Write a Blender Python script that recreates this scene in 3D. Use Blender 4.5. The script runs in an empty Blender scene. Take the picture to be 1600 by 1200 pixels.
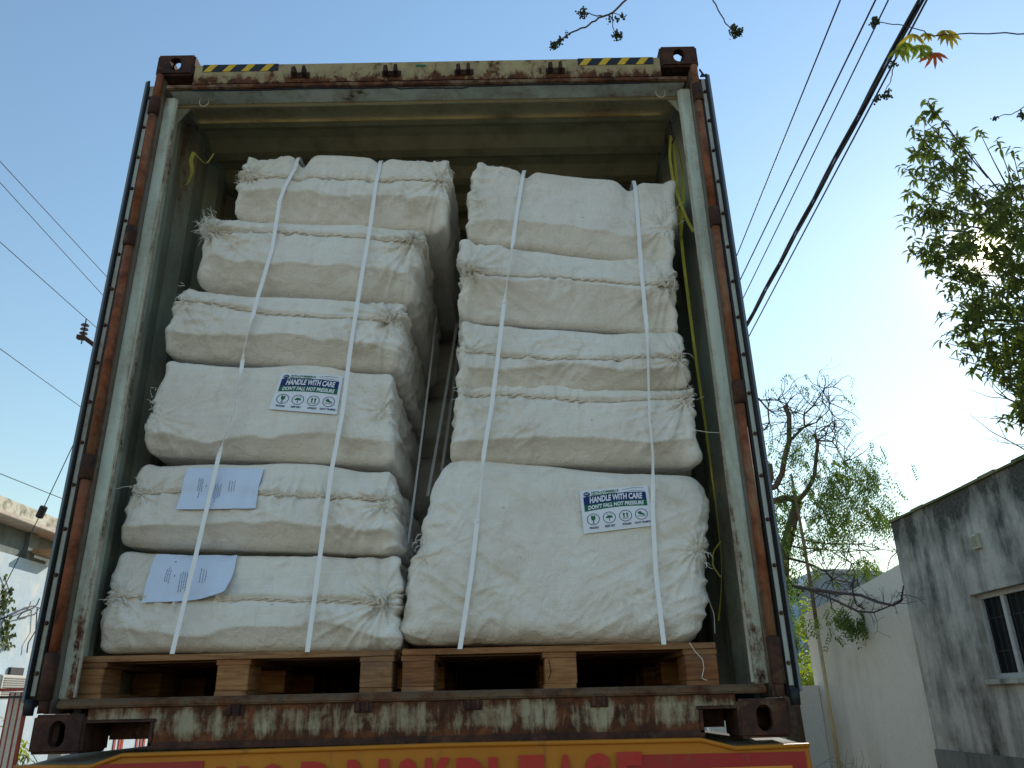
import bpy, bmesh, math, random
import numpy as np
from mathutils import Vector, Matrix

rnd = random.Random(7)
S = bpy.context.scene
COL = S.collection
R = math.radians

# ------------------------------------------------------------------ camera
CP = np.array([0.32878, -2.79436, 0.11730])
RT = np.array([0.99977157, 0.00145081, -0.021324])
UP = np.array([0.02031633, -0.37437163, 0.92705616])
FW = np.array([0.00663812, 0.92727762, 0.37431559])
FL = 1238.93                      # focal length for a 1600 x 1200 frame
cam_d = bpy.data.cameras.new('camera')
cam_d.sensor_width = 36.0
cam_d.lens = FL / 1600 * 36.0
cam_d.clip_start = 0.05
cam_d.clip_end = 3000
cam = bpy.data.objects.new('camera', cam_d)
COL.objects.link(cam)
cam.matrix_world = Matrix(((RT[0], UP[0], -FW[0], CP[0]), (RT[1], UP[1], -FW[1], CP[1]),
                           (RT[2], UP[2], -FW[2], CP[2]), (0, 0, 0, 1)))
S.camera = cam

# ------------------------------------------------------------------ sky, sun, exposure
SUN_EL, SUN_AZ = 26.0, 34.85       # azimuth measured from +Y towards +X
w = bpy.data.worlds.new('World')
S.world = w
w.use_nodes = True
wt = w.node_tree
bg = wt.nodes['Background']
sky = wt.nodes.new('ShaderNodeTexSky')
sky.sky_type = 'NISHITA'
sky.sun_disc = False
sky.sun_elevation = R(SUN_EL)
sky.sun_rotation = R(SUN_AZ)
sky.altitude = 0
sky.air_density = 1.85
sky.dust_density = 0.12
sky.ozone_density = 4.0
_tc = wt.nodes.new('ShaderNodeTexCoord')
_nm = wt.nodes.new('ShaderNodeVectorMath')
_nm.operation = 'NORMALIZE'
wt.links.new(_tc.outputs['Generated'], _nm.inputs[0])
_dt = wt.nodes.new('ShaderNodeVectorMath')
_dt.operation = 'DOT_PRODUCT'
wt.links.new(_nm.outputs[0], _dt.inputs[0])
_dt.inputs[1].default_value = (math.sin(R(SUN_AZ)) * math.cos(R(SUN_EL)), math.cos(R(SUN_AZ)) * math.cos(R(SUN_EL)), math.sin(R(SUN_EL)))
_last = sky.outputs[0]
for _p, _c in ((700, (2.6, 2.2, 1.6)), (6000, (24, 18, 10)), (50000, (260, 230, 170))):     # circumsolar glow and the sun's face
    _pw = wt.nodes.new('ShaderNodeMath')
    _pw.operation = 'POWER'
    _pw.use_clamp = True
    wt.links.new(_dt.outputs['Value'], _pw.inputs[0])
    _pw.inputs[1].default_value = _p
    _sc = wt.nodes.new('ShaderNodeVectorMath')
    _sc.operation = 'SCALE'
    _sc.inputs[0].default_value = _c
    wt.links.new(_pw.outputs[0], _sc.inputs['Scale'])
    _ad = wt.nodes.new('ShaderNodeVectorMath')
    wt.links.new(_last, _ad.inputs[0])
    wt.links.new(_sc.outputs[0], _ad.inputs[1])
    _last = _ad.outputs[0]
wt.links.new(_last, bg.inputs[0])
bg.inputs[1].default_value = 0.14
sl = bpy.data.lights.new('sun', 'SUN')
sl.energy = 3.4
sl.angle = R(0.53)
sl.color = (1.0, 0.93, 0.82)
sun = bpy.data.objects.new('sun', sl)
COL.objects.link(sun)
sd = Vector((math.sin(R(SUN_AZ)) * math.cos(R(SUN_EL)), math.cos(R(SUN_AZ)) * math.cos(R(SUN_EL)), math.sin(R(SUN_EL))))
sun.rotation_euler = sd.to_track_quat('Z', 'Y').to_euler()
sun.location = (8, 10, 9)
S.view_settings.view_transform = 'Standard'
S.view_settings.look = 'None'
S.view_settings.gamma = 1
S.view_settings.use_curve_mapping = False
S.view_settings.exposure = 0.40
S.cycles.max_bounces = 8

GZ = -1.40                        # ground level; z = 0 is the underside of the container


# ------------------------------------------------------------------ sizes read off the photograph
def ray(px, py):
    return FW + RT * (px - 800) / FL - UP * (py - 600) / FL


def at(px, py, Y):
    d = ray(px, py)
    return CP + d * (Y - CP[1]) / d[1]


def atx(px, py, X):
    d = ray(px, py)
    return CP + d * (X - CP[0]) / d[0]


def atz(px, py, Z):
    d = ray(px, py)
    return CP + d * (Z - CP[2]) / d[2]


# ------------------------------------------------------------------ object helpers
def tag(o, label=None, cat=None, group=None, kind=None):
    if label: o['label'] = label
    if cat: o['category'] = cat
    if group: o['group'] = group
    if kind: o['kind'] = kind
    return o


def empty(name, loc, label, cat, group=None):
    o = bpy.data.objects.new(name, None)
    o.empty_display_size = 0.1
    COL.objects.link(o)
    o.location = loc
    o['wl'] = list(loc)
    return tag(o, label, cat, group)


def wloc(o):
    L = Vector((0, 0, 0))
    while o is not None:
        L += o.location
        o = o.parent
    return L


def link(name, me, mat, parent=None, smooth=False):
    o = bpy.data.objects.new(name, me)
    COL.objects.link(o)
    if mat is not None and not me.materials:
        me.materials.append(mat)
    if smooth:
        me.polygons.foreach_set('use_smooth', [True] * len(me.polygons))
    if parent is not None:
        L = wloc(parent)
        me.transform(Matrix.Translation(-L))
        o.parent = parent
    return o


class MB:
    """collects shapes (world coordinates) for one mesh"""
    def __init__(s):
        s.v = []
        s.f = []
        s.n = 0

    def raw(s, v, f):
        v = np.asarray(v, float)
        s.v.append(v)
        s.f += [[i + s.n for i in q] for q in f]
        s.n += len(v)
        return s

    def box(s, x0, x1, y0, y1, z0, z1, rot=None, piv=None):
        v = np.array([(x, y, z) for x in (x0, x1) for y in (y0, y1) for z in (z0, z1)], float)
        if rot is not None:
            p = np.array(piv if piv is not None else ((x0 + x1) / 2, (y0 + y1) / 2, (z0 + z1) / 2))
            v = (v - p) @ np.array(rot).T + p
        return s.raw(v, [(0, 1, 3, 2), (4, 6, 7, 5), (0, 4, 5, 1), (2, 3, 7, 6), (0, 2, 6, 4), (1, 5, 7, 3)])

    def tube(s, pts, r, n=8, cap=True):
        P = [Vector(p) for p in pts]
        if not hasattr(r, '__len__'): r = [r] * len(P)
        V = []
        F = []
        t0 = (P[1] - P[0]).normalized()
        a = Vector((0, 0, 1)) if abs(t0.z) < 0.9 else Vector((1, 0, 0))
        u = t0.cross(a).normalized()
        for i, p in enumerate(P):
            t = (P[min(i + 1, len(P) - 1)] - P[max(i - 1, 0)])
            if t.length < 1e-9: t = t0
            t.normalize()
            u = (u - t * u.dot(t))
            if u.length < 1e-6: u = t.orthogonal()
            u.normalize()
            b = t.cross(u)
            for k in range(n):
                an = 2 * math.pi * k / n
                V.append(p + (u * math.cos(an) + b * math.sin(an)) * r[i])
        for i in range(len(P) - 1):
            for k in range(n):
                k2 = (k + 1) % n
                F.append((i * n + k, i * n + k2, (i + 1) * n + k2, (i + 1) * n + k))
        if cap:
            F.append(tuple(range(n - 1, -1, -1)))
            F.append(tuple(range((len(P) - 1) * n, len(P) * n)))
        return s.raw([tuple(v) for v in V], F)

    def poly(s, pts, d):
        """prism: outline pts (3D) pushed by vector d"""
        n = len(pts)
        p = np.array(pts, float)
        v = np.vstack([p, p + np.array(d)])
        F = [tuple(range(n - 1, -1, -1)), tuple(range(n, 2 * n))]
        for i in range(n):
            j = (i + 1) % n
            F.append((i, j, n + j, n + i))
        return s.raw(v, F)

    def build(s, name, mat, parent=None, smooth=False, bevel=0, fix=True):
        me = bpy.data.meshes.new(name)
        me.from_pydata(np.vstack(s.v).tolist(), [], s.f)
        if fix or bevel:
            bm = bmesh.new()
            bm.from_mesh(me)
            if fix: bmesh.ops.recalc_face_normals(bm, faces=bm.faces)
            if bevel:
                bmesh.ops.bevel(bm, geom=[e for e in bm.edges if len(e.link_faces) == 2 and e.calc_face_angle(0) > 0.6],
                                offset=bevel, segments=2, affect='EDGES', clamp_overlap=True)
            bm.to_mesh(me)
            bm.free()
        me.update()
        return link(name, me, mat, parent, smooth)


def np_mesh(name, V, F, mat, parent=None, smooth=True):
    """fast mesh from numpy arrays; F is (n,4) or (n,3)"""
    me = bpy.data.meshes.new(name)
    V = np.ascontiguousarray(V, np.float32)
    F = np.ascontiguousarray(F, np.int32)
    k = F.shape[1]
    me.vertices.add(len(V))
    me.vertices.foreach_set('co', V.ravel())
    me.loops.add(F.size)
    me.loops.foreach_set('vertex_index', F.ravel())
    me.polygons.add(len(F))
    me.polygons.foreach_set('loop_start', np.arange(0, F.size, k, dtype=np.int32))
    me.update(calc_edges=True)
    me.validate()
    return link(name, me, mat, parent, smooth)


def copy_tree(o, parent=None, delta=None):
    c = o.copy()
    COL.objects.link(c)
    c.parent = parent
    if delta is not None: c.location = Vector(o.location) + Vector(delta)
    for ch in list(o.children):
        copy_tree(ch, c)
    return c


# ------------------------------------------------------------------ numpy noise
def _h(ix, iy, iz, seed):
    n = (ix.astype(np.int64) * 374761393 + iy.astype(np.int64) * 668265263 + iz.astype(np.int64) * 2147483647 + seed * 974711) & 0xffffffff
    n = ((n ^ (n >> 13)) * 1274126177) & 0xffffffff
    n = (n ^ (n >> 16)) & 0xffff
    return n / 65535.0


def vn(x, y, z=None, seed=0):
    x = np.asarray(x, float)
    y = np.asarray(y, float)
    z = np.zeros_like(x) if z is None else z
    ix, iy, iz = np.floor(x), np.floor(y), np.floor(z)
    fx, fy, fz = x - ix, y - iy, z - iz
    fx, fy, fz = [t * t * t * (t * (t * 6 - 15) + 10) for t in (fx, fy, fz)]
    r = 0
    for a in (0, 1):
        for b in (0, 1):
            for c in (0, 1):
                r = r + _h(ix + a, iy + b, iz + c, seed) * (fx if a else 1 - fx) * (fy if b else 1 - fy) * (fz if c else 1 - fz)
    return r * 2 - 1


def ridge(x, y, z=None, seed=0):
    return 1 - np.abs(vn(x, y, z, seed)) * 2


# ------------------------------------------------------------------ materials
class NT:
    def __init__(s, name):
        s.m = bpy.data.materials.new(name)
        s.m.use_nodes = True
        s.t = s.m.node_tree
        s.b = s.t.nodes['Principled BSDF']
        s.tc = s.t.nodes.new('ShaderNodeTexCoord')

    def n(s, typ, **kw):
        nd = s.t.nodes.new(typ)
        for k, v in kw.items(): setattr(nd, k, v)
        return nd

    def l(s, a, b): s.t.links.new(a, b)

    def mapping(s, scale=(1, 1, 1), loc=(0, 0, 0), rot=(0, 0, 0), src='Object'):
        m = s.n('ShaderNodeMapping')
        m.inputs['Scale'].default_value = scale
        m.inputs['Location'].default_value = loc
        m.inputs['Rotation'].default_value = rot
        s.l(s.tc.outputs[src], m.inputs[0])
        return m.outputs[0]

    def noise(s, vec, scale, detail=6, rough=.6, dist=0):
        nd = s.n('ShaderNodeTexNoise')
        nd.inputs['Scale'].default_value = scale
        nd.inputs['Detail'].default_value = detail
        nd.inputs['Roughness'].default_value = rough
        nd.inputs['Distortion'].default_value = dist
        s.l(vec, nd.inputs['Vector'])
        return nd.outputs['Fac']

    def ramp(s, fac, stops, interp='LINEAR'):
        nd = s.n('ShaderNodeValToRGB')
        nd.color_ramp.interpolation = interp
        els = nd.color_ramp.elements
        while len(els) < len(stops): els.new(0.5)
        for e, (p, c) in zip(els, stops):
            e.position = p
            e.color = (*c, 1) if hasattr(c, '__len__') else (c, c, c, 1)
        s.l(fac, nd.inputs[0])
        return nd.outputs[0]

    def mix(s, fac, a, b, mode='MIX'):
        nd = s.n('ShaderNodeMix', data_type='RGBA', blend_type=mode)
        for i, v in ((0, fac), (6, a), (7, b)):
            if hasattr(v, 'links') or isinstance(v, bpy.types.NodeSocket): s.l(v, nd.inputs[i])
            elif i == 0: nd.inputs[0].default_value = v
            else: nd.inputs[i].default_value = (*v, 1)
        return nd.outputs[2]

    def math(s, op, a, b=0.0, clamp=False):
        nd = s.n('ShaderNodeMath', operation=op, use_clamp=clamp)
        for i, v in ((0, a), (1, b)):
            if isinstance(v, bpy.types.NodeSocket): s.l(v, nd.inputs[i])
            else: nd.inputs[i].default_value = v
        return nd.outputs[0]

    def sep(s, vec):
        nd = s.n('ShaderNodeSeparateXYZ')
        s.l(vec, nd.inputs[0])
        return nd.outputs

    def rand(s):
        return s.n('ShaderNodeObjectInfo').outputs['Random']

    def bump(s, h, strength=.3, dist=.01, normal=None):
        nd = s.n('ShaderNodeBump')
        nd.inputs['Strength'].default_value = strength
        nd.inputs['Distance'].default_value = dist
        s.l(h, nd.inputs['Height'])
        if normal is not None: s.l(normal, nd.inputs['Normal'])
        s.l(nd.outputs[0], s.b.inputs['Normal'])
        return nd.outputs[0]

    def out(s, color=None, rough=.6, spec=.3, metal=0):
        if color is not None:
            if isinstance(color, bpy.types.NodeSocket): s.l(color, s.b.inputs['Base Color'])
            else: s.b.inputs['Base Color'].default_value = (*color, 1)
        if isinstance(rough, bpy.types.NodeSocket): s.l(rough, s.b.inputs['Roughness'])
        else: s.b.inputs['Roughness'].default_value = rough
        s.b.inputs['Specular IOR Level'].default_value = spec
        s.b.inputs['Metallic'].default_value = metal
        return s.m


def simple(name, col, rough=.6, var=.12, scale=12, spec=.3, metal=0, bump=.15):
    t = NT(name)
    v = t.mapping()
    f = t.noise(v, scale, 6, .65)
    c = t.ramp(f, [(.3, tuple(x * (1 - var) for x in col)), (.7, tuple(min(1, x * (1 + var)) for x in col))])
    if bump: t.bump(t.noise(v, scale * 5, 4), bump, .004)
    return t.out(c, rough, spec, metal)


RUST_D = (.028, .012, .009)
RUST_M = (.085, .032, .016)
RUST_L = (.22, .075, .028)


def rusty(name, paint, lo, hi, vert=.35, fine=9, scale=4.0, rough=.62, rustcols=None, grads=(), drip=0):
    """old paint broken by rust; lo/hi: thresholds of the rust mask (higher = less rust)"""
    t = NT(name)
    v = t.mapping(scale=(1, 1, vert))
    v1 = t.mapping()
    n1 = t.noise(v, scale, 10, .68, .3)
    n2 = t.noise(v1, fine * 4, 8, .7)
    msk = t.math('ADD', t.math('MULTIPLY', n1, .75), t.math('MULTIPLY', n2, .25))
    if grads or drip:
        z = t.sep(t.tc.outputs['Object'])[2]
        for (z0, z1, amt) in grads:
            mr = t.n('ShaderNodeMapRange')
            t.l(z, mr.inputs[0])
            mr.inputs[1].default_value, mr.inputs[2].default_value = z0, z1
            mr.inputs[3].default_value, mr.inputs[4].default_value = 0, amt
            msk = t.math('ADD', msk, mr.outputs[0])
    mask = t.ramp(msk, [(lo, 0.0), (hi, 1.0)])
    rd, rm, rl = rustcols or (RUST_D, RUST_M, RUST_L)
    rc = t.ramp(t.noise(v1, 14, 9, .7, .4), [(.3, rd), (.5, rm), (.72, rl)])
    pf = t.noise(v, 7, 9, .7)
    pc = t.ramp(pf, [(.25, tuple(x * .62 for x in paint)), (.5, paint), (.8, tuple(min(1, x * 1.25) for x in paint))])
    # stain of rust water round the bare patches
    st = t.ramp(msk, [(lo - .12, 0.0), (lo + .02, .55)])
    pc = t.mix(st, pc, (.24, .15, .075))
    c = t.mix(mask, pc, rc)
    h = t.math('ADD', t.math('MULTIPLY', mask, -.4), t.math('MULTIPLY', t.noise(v1, 60, 6, .7), .6))
    t.bump(h, .45, .003)
    return t.out(c, t.math('ADD', t.math('MULTIPLY', mask, .22), rough), .25)


M_HEAD = rusty('rusty_header_paint', (.40, .33, .18), .555, .63, vert=.6, scale=15, grads=((2.79, 2.722, .17),))
M_HEADLOW = rusty('rust_drip_edge', (.28, .24, .17), .38, .50, vert=1.0, scale=5)
M_SILL = rusty('rusty_sill_paint', (.38, .37, .27), .45, .565, vert=.20, scale=17, grads=((.06, .015, .16), (.105, .135, .10)))
M_RUST = rusty('dark_rust', (.10, .07, .06), .30, .45, vert=.6, scale=6, rustcols=((.022, .012, .012), (.055, .026, .020), (.12, .05, .03)))
M_ROD = rusty('orange_rust', (.24, .11, .07), .40, .52, vert=.3, scale=6, rustcols=((.05, .02, .013), (.20, .062, .028), (.34, .12, .06)))
M_SILLTOP = rusty('worn_black_steel', (.032, .030, .034), .44, .60, vert=1, scale=9, rough=.75)
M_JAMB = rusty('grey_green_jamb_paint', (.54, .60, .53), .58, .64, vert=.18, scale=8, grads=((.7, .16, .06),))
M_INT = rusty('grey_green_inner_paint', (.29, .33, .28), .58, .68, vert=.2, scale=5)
M_CEIL = rusty('dirty_ceiling_paint', (.46, .41, .25), .66, .78, vert=1, scale=3)
M_POST = rusty('post_edge_paint', (.16, .17, .17), .48, .60, vert=.12, scale=5)
M_DOOREDGE = rusty('blue_grey_door_edge', (.17, .21, .25), .60, .72, vert=.15, scale=4)
M_STRIP = rusty('pale_gasket_strip', (.42, .45, .42), .58, .70, vert=.15, scale=6)
M_RUBBER = simple('black_rubber', (.018, .02, .024), .55)
M_OUTSIDE = rusty('blue_container_paint', (.08, .14, .22), .56, .66, vert=.4, scale=2)
M_FLOOR = simple('container_plywood_floor', (.10, .06, .035), .8, .3, 5)


def cloth_mat():
    t = NT('cream_cotton_cloth')
    v = t.mapping()
    big = t.noise(v, 3.0, 6, .6)
    c = t.ramp(big, [(.3, (.74, .68, .60)), (.5, (.84, .80, .74)), (.7, (.88, .855, .81))])
    # grey-brown handling dirt and smudges
    d = t.noise(v, 5.5, 10, .72, .6)
    c = t.mix(t.ramp(d, [(.52, 0.0), (.72, .55)]), c, (.50, .37, .25))
    # horizontal slub lines of the weave
    vs = t.mapping(scale=(3, 3, 140))
    slub = t.noise(vs, 3.0, 3, .5)
    c = t.mix(t.ramp(slub, [(.45, 0.0), (.8, .22)]), c, (.52, .44, .34))
    # a few dark flecks
    fl = t.noise(t.mapping(scale=(1, 1, 1.6)), 34, 2, .5)
    c = t.mix(t.ramp(fl, [(.76, 0.0), (.80, .5)]), c, (.16, .13, .10))
    r1 = t.noise(t.mapping(scale=(1, 1, .6), rot=(0, .7, 0)), 26, 5, .6, .8)
    r1 = t.ramp(r1, [(.35, 0.0), (.52, 1.0), (.7, 0.1)])
    h = t.math('ADD', t.math('MULTIPLY', r1, .5), t.math('MULTIPLY', t.noise(t.mapping(scale=(14, 14, 50)), 9, 3), .35))
    h = t.math('ADD', h, t.math('MULTIPLY', t.noise(v, 60, 5, .6), .4))
    t.bump(h, .6, .007)
    t.b.inputs['Sheen Weight'].default_value = .15
    return t.out(c, .85, .15)


M_CLOTH = cloth_mat()
M_SEAM = simple('stitched_hem_cloth', (.68, .60, .50), .9, .25, 60, bump=.5)
M_THREAD = simple('loose_white_threads', (.78, .74, .66), .9, .1, 40, bump=0)
M_STRAP = NT('white_strapping')
M_STRAP.bump(M_STRAP.noise(M_STRAP.mapping(), 220, 2), .15, .001)
M_STRAP = M_STRAP.out((.87, .88, .91), .42, .4)
M_YSTRAP = simple('yellow_webbing', (.42, .38, .06), .7, .2, 60)
M_PAPER = simple('blue_white_paper', (.66, .76, .95), .75, .03, 30, bump=.2)
M_LABEL = simple('white_label_stock', (.78, .81, .88), .5, .02, 30, bump=.05)
M_NAVY = simple('label_navy_ink', (.012, .022, .13), .5, .05, 30, bump=0)
M_GREEN = simple('label_green_ink', (.008, .13, .055), .5, .08, 30, bump=0)
M_INK = simple('dark_print_ink', (.03, .04, .08), .6, 0, 30, bump=0)
M_INKGREY = simple('faint_print_ink', (.20, .24, .36), .6, 0, 30, bump=0)


def wood_mat():
    t = NT('pine_pallet_wood')
    r = t.rand()
    off = t.n('ShaderNodeCombineXYZ')
    t.l(t.math('MULTIPLY', r, 37.0), off.inputs[0])
    t.l(t.math('MULTIPLY', r, 13.0), off.inputs[1])
    ad = t.n('ShaderNodeVectorMath', operation='ADD')
    t.l(t.tc.outputs['Object'], ad.inputs[0])
    t.l(off.outputs[0], ad.inputs[1])
    mp = t.n('ShaderNodeMapping')
    mp.inputs['Scale'].default_value = (1.2, 1.2, 16)
    t.l(ad.outputs[0], mp.inputs[0])
    g = t.noise(mp.outputs[0], 5, 8, .6, .6)
    c = t.ramp(g, [(.25, (.16, .080, .036)), (.5, (.34, .20, .105)), (.75, (.50, .34, .20))])
    tint = t.ramp(r, [(0, (.50, .33, .25)), (.3, (.95, .85, .78)), (.55, (.72, .48, .36)), (.8, (1.1, .98, .80)), (1, (.60, .36, .26))])
    c = t.mix(1.0, c, tint, 'MULTIPLY')
    d = t.noise(t.mapping(), 7, 8, .7)
    c = t.mix(t.ramp(d, [(.5, 0.0), (.75, .6)]), c, (.10, .05, .03))
    kn = t.n('ShaderNodeTexVoronoi')
    kn.inputs['Scale'].default_value = 7.0
    t.l(ad.outputs[0], kn.inputs['Vector'])
    c = t.mix(t.ramp(kn.outputs['Distance'], [(.05, .85), (.16, 0.0)]), c, (.09, .035, .018))
    e = t.noise(t.mapping(), 2.2, 10, .75)
    c = t.mix(t.ramp(e, [(.48, 0.0), (.66, .65)]), c, (.15, .11, .085))
    t.bump(g, .5, .004)
    return t.out(c, .85, .15)


M_WOOD = wood_mat()


# ================================================================== ground and far setting
def ground_mat():
    t = NT('dusty_yard')
    v = t.mapping()
    c = t.ramp(t.noise(v, .35, 10, .65), [(.3, (.24, .18, .12)), (.7, (.34, .26, .18))])
    c = t.mix(t.ramp(t.noise(v, 3, 10, .7), [(.5, 0.0), (.8, .5)]), c, (.22, .19, .15))
    t.bump(t.noise(v, 8, 10, .7), .5, .03)
    return t.out(c, .95, .1)


g = MB()
g.raw([(-600, -600, GZ), (600, -600, GZ), (600, 900, GZ), (-600, 900, GZ)], [(0, 1, 2, 3)])
tag(g.build('ground', ground_mat(), fix=False), kind='structure')


def plaster(name, base, stain, lo, hi, vert=.12, scale=2.0, moss=None, bump=.35, horiz_top=None):
    t = NT(name)
    v = t.mapping(scale=(1, 1, vert))
    v1 = t.mapping()
    n = t.noise(v, scale, 10, .66, .2)
    m2 = t.noise(v1, scale * .9, 10, .62)
    k = t.math('ADD', t.math('MULTIPLY', n, .6), t.math('MULTIPLY', m2, .4))
    if horiz_top is not None:            # water staining is heavier under the coping
        z = t.sep(t.tc.outputs['Object'])[2]
        zz = t.n('ShaderNodeMapRange')
        t.l(z, zz.inputs[0])
        zz.inputs[1].default_value, zz.inputs[2].default_value = horiz_top
        zz.inputs[3].default_value, zz.inputs[4].default_value = 0, .17
        k = t.math('ADD', k, zz.outputs[0])
    c = t.ramp(k, [(lo, base), (hi, stain)])
    f = t.noise(v1, 24, 8, .7)
    c = t.mix(t.ramp(f, [(.35, .25), (.6, 0.0)]), c, tuple(x * .6 for x in base))
    if moss: c = t.mix(t.ramp(t.noise(v1, 5, 8, .7), [(.52, 0.0), (.62, .8)]), c, moss)
    t.bump(t.math('ADD', t.math('MULTIPLY', t.noise(v1, 6, 8, .6), .7), t.math('MULTIPLY', f, .3)), bump, .02)
    return t.out(c, .9, .15)


M_GREYWALL = plaster('stained_grey_plaster', (.56, .52, .45), (.05, .047, .04), .44, .64, vert=.24, scale=2.4, horiz_top=(3.2, 3.9))
M_PLINTH = plaster('dark_rough_plinth', (.26, .25, .22), (.05, .05, .045), .4, .7)
M_COPING = plaster('mossy_coping', (.24, .22, .13), (.08, .09, .03), .4, .6, moss=(.13, .14, .03))
M_WHITEWALL = plaster('off_white_plaster', (.80, .73, .62), (.58, .49, .38), .50, .74, vert=.25, scale=1.1, bump=.15)
M_LOWWALL = plaster('stained_white_boundary', (.78, .77, .74), (.07, .06, .055), .60, .70, vert=.35, scale=3.2)
M_BLUEWALL = plaster('pale_blue_limewash', (.50, .60, .66), (.70, .70, .64), .50, .62, vert=.8, scale=2.5)
M_MOSSPARA = plaster('mossy_parapet', (.60, .56, .45), (.16, .15, .10), .47, .62, vert=.7, scale=5)
M_DARKRECESS = plaster('shade_toned_recess_plaster', (.20, .22, .21), (.09, .11, .09), .45, .65, vert=.3, scale=2)  # shade of the sunk band put into the colour as dark grey-green
M_BLUESLATE = plaster('slate_blue_render', (.27, .32, .37), (.20, .25, .30), .4, .7)
M_FRAME = simple('painted_window_frame', (.50, .49, .46), .7, .15, 20)
M_GLASSD = NT('dusty_dark_glass')
M_GLASSD.bump(M_GLASSD.noise(M_GLASSD.mapping(), 3, 2), .1, .01)
M_GLASSD = M_GLASSD.out((.012, .014, .016), .5, .04)
M_IRON = simple('black_iron', (.03, .03, .03), .6)

# ---- grey stained building at the right: wall face along X ~ 6, from Y 8.96 back past the camera
gx0, gy0 = 6.0, 8.93
gb = empty('grey_building', (gx0, gy0, GZ), 'weathered grey plaster building with black water stains and a barred window', 'building')
TOPZ = 2.49
wl, wr = atx(1515, 932, gx0), atx(1612, 905, gx0)
zt, zb = 1.245, .27
y_far, y_near = 7.29, 6.05          # window opening along Y
m = MB()
yn = -1.5
m.box(gx0, gx0 + .23, y_far, gy0, GZ, TOPZ)
m.box(gx0, gx0 + .23, yn, y_near, GZ, TOPZ)
m.box(gx0, gx0 + .23, y_near, y_far, GZ, zb)
m.box(gx0, gx0 + .23, y_near, y_far, zt, TOPZ)
m.box(gx0 + .23, gx0 + 7, gy0 - .23, gy0, GZ, TOPZ)
m.box(gx0 + .23, gx0 + 7, yn, yn + .23, GZ, TOPZ)
m.box(gx0 + .23, gx0 + 7, yn + .23, gy0 - .23, TOPZ - .45, TOPZ - .3)
m.build('wall', M_GREYWALL, gb)
m = MB()
for k in range(30):
    ya, yb = yn + (gy0 - yn) * k / 30, yn + (gy0 - yn) * (k + 1) / 30 - .002
    hh = rnd.uniform(-.008, .012)
    m.box(gx0 - .03, gx0 + .26, ya, yb, TOPZ + .002, TOPZ + .035 + hh)
m.build('coping', M_COPING, gb)
m = MB()
m.box(gx0 - .05, gx0 - .002, yn, gy0 - .03, GZ, -.56)
m.build('plinth', M_PLINTH, gb, bevel=.01)
wdw = MB()
fx = gx0 + .09
for (a, b, c, d) in ((y_near, y_far, zt - .06, zt), (y_near, y_far, zb, zb + .06), (y_far - .06, y_far, zb + .06, zt - .06),
                     (y_near, y_near + .06, zb + .06, zt - .06), ((y_far + y_near) / 2 - .035 + .12, (y_far + y_near) / 2 + .035 + .12, zb + .06, zt - .06)):
    wdw.box(fx, fx + .07, a, b, c, d)
wf = wdw.build('window', M_FRAME, gb, bevel=.004)
p = MB()
p.box(fx + .04, fx + .045, y_near + .06, y_far - .06, zb + .06, zt - .06)
p.build('pane', M_GLASSD, wf)
s_ = MB()
s_.box(gx0 - .05, gx0 + .09, y_near - .04, y_far + .05, zb - .06, zb - .002)
s_.build('sill', M_GREYWALL, wf, bevel=.006)
for k in range(9):
    yy = y_near + .12 + k * (y_far - y_near - .24) / 8
    b_ = MB()
    b_.tube([(fx + .022, yy, zb + .062), (fx + .022, yy, zt - .062)], .005, 6)
    b_.build('window_bar', M_IRON, wf)
b_ = MB()
for zz in (zb + .30, zb + .68):
    b_.box(fx + .028, fx + .034, y_near + .062, y_far - .062, zz, zz + .012)
b_.build('cross_bars', M_IRON, wf)
bx = atx(1528, 846, gx0)
b_ = MB()
b_.box(gx0 - .05, gx0 - .002, bx[1] - .07, bx[1] + .07, bx[2] - .09, bx[2] + .09)
sw = b_.build('switch_box', simple('cream_plastic_box', (.50, .47, .36), .7, .2, 30), gb, bevel=.006)
b_ = MB()
b_.box(gx0 - .058, gx0 - .051, bx[1] - .045, bx[1] + .045, bx[2] - .06, bx[2] + .06)
b_.build('cover_plate', simple('stained_plate', (.32, .29, .20), .7, .3, 40), sw)

# ---- off-white tall wall further back (butts against the grey building)
ye = 13.2
m = MB()
prof = [(gy0 + .012, 1.90), (gy0 + 1.2, 1.80), (gy0 + 3.0, 1.70), (ye, 1.60)]
pts = [(gx0 + .02, gy0 + .012, GZ), (gx0 + .02, ye, GZ)] + [(gx0 + .02, y, z) for y, z in reversed(prof)]
m.poly(pts, (.22, 0, 0))
wwl = m.build('boundary_wall', M_WHITEWALL, None)
tag(wwl, 'tall off-white plastered wall running back from the grey building', 'wall')
m = MB()
m.box(3.9, gx0 + .015, ye - .21, ye - .002, GZ, .32)
tag(m.build('boundary_wall', M_LOWWALL, None, bevel=.01), 'low white wall with black mould stains behind the container corner', 'wall')

# pole standing in front of the tall wall
pole = empty('utility_pole', (5.79, 12.0, GZ), 'thin leaning-looking pole, rusty above and cream below, before the white wall', 'pole')
m = MB()
m.tube([(5.79, 12, GZ), (5.79, 12, 1.25)], .032, 10)
m.build('lower_pole', simple('cream_pipe', (.52, .40, .22), .6, .15, 8), pole, True)
m = MB()
m.tube([(5.79, 12, 1.25), (5.80, 12, 1.95), (5.79, 12, 3.0), (5.76, 12, 4.1)], [.034, .034, .028, .022], 10)
m.build('upper_pole', simple('rusty_brown_pipe', (.17, .12, .075), .8, .35, 12), pole, True)

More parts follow.
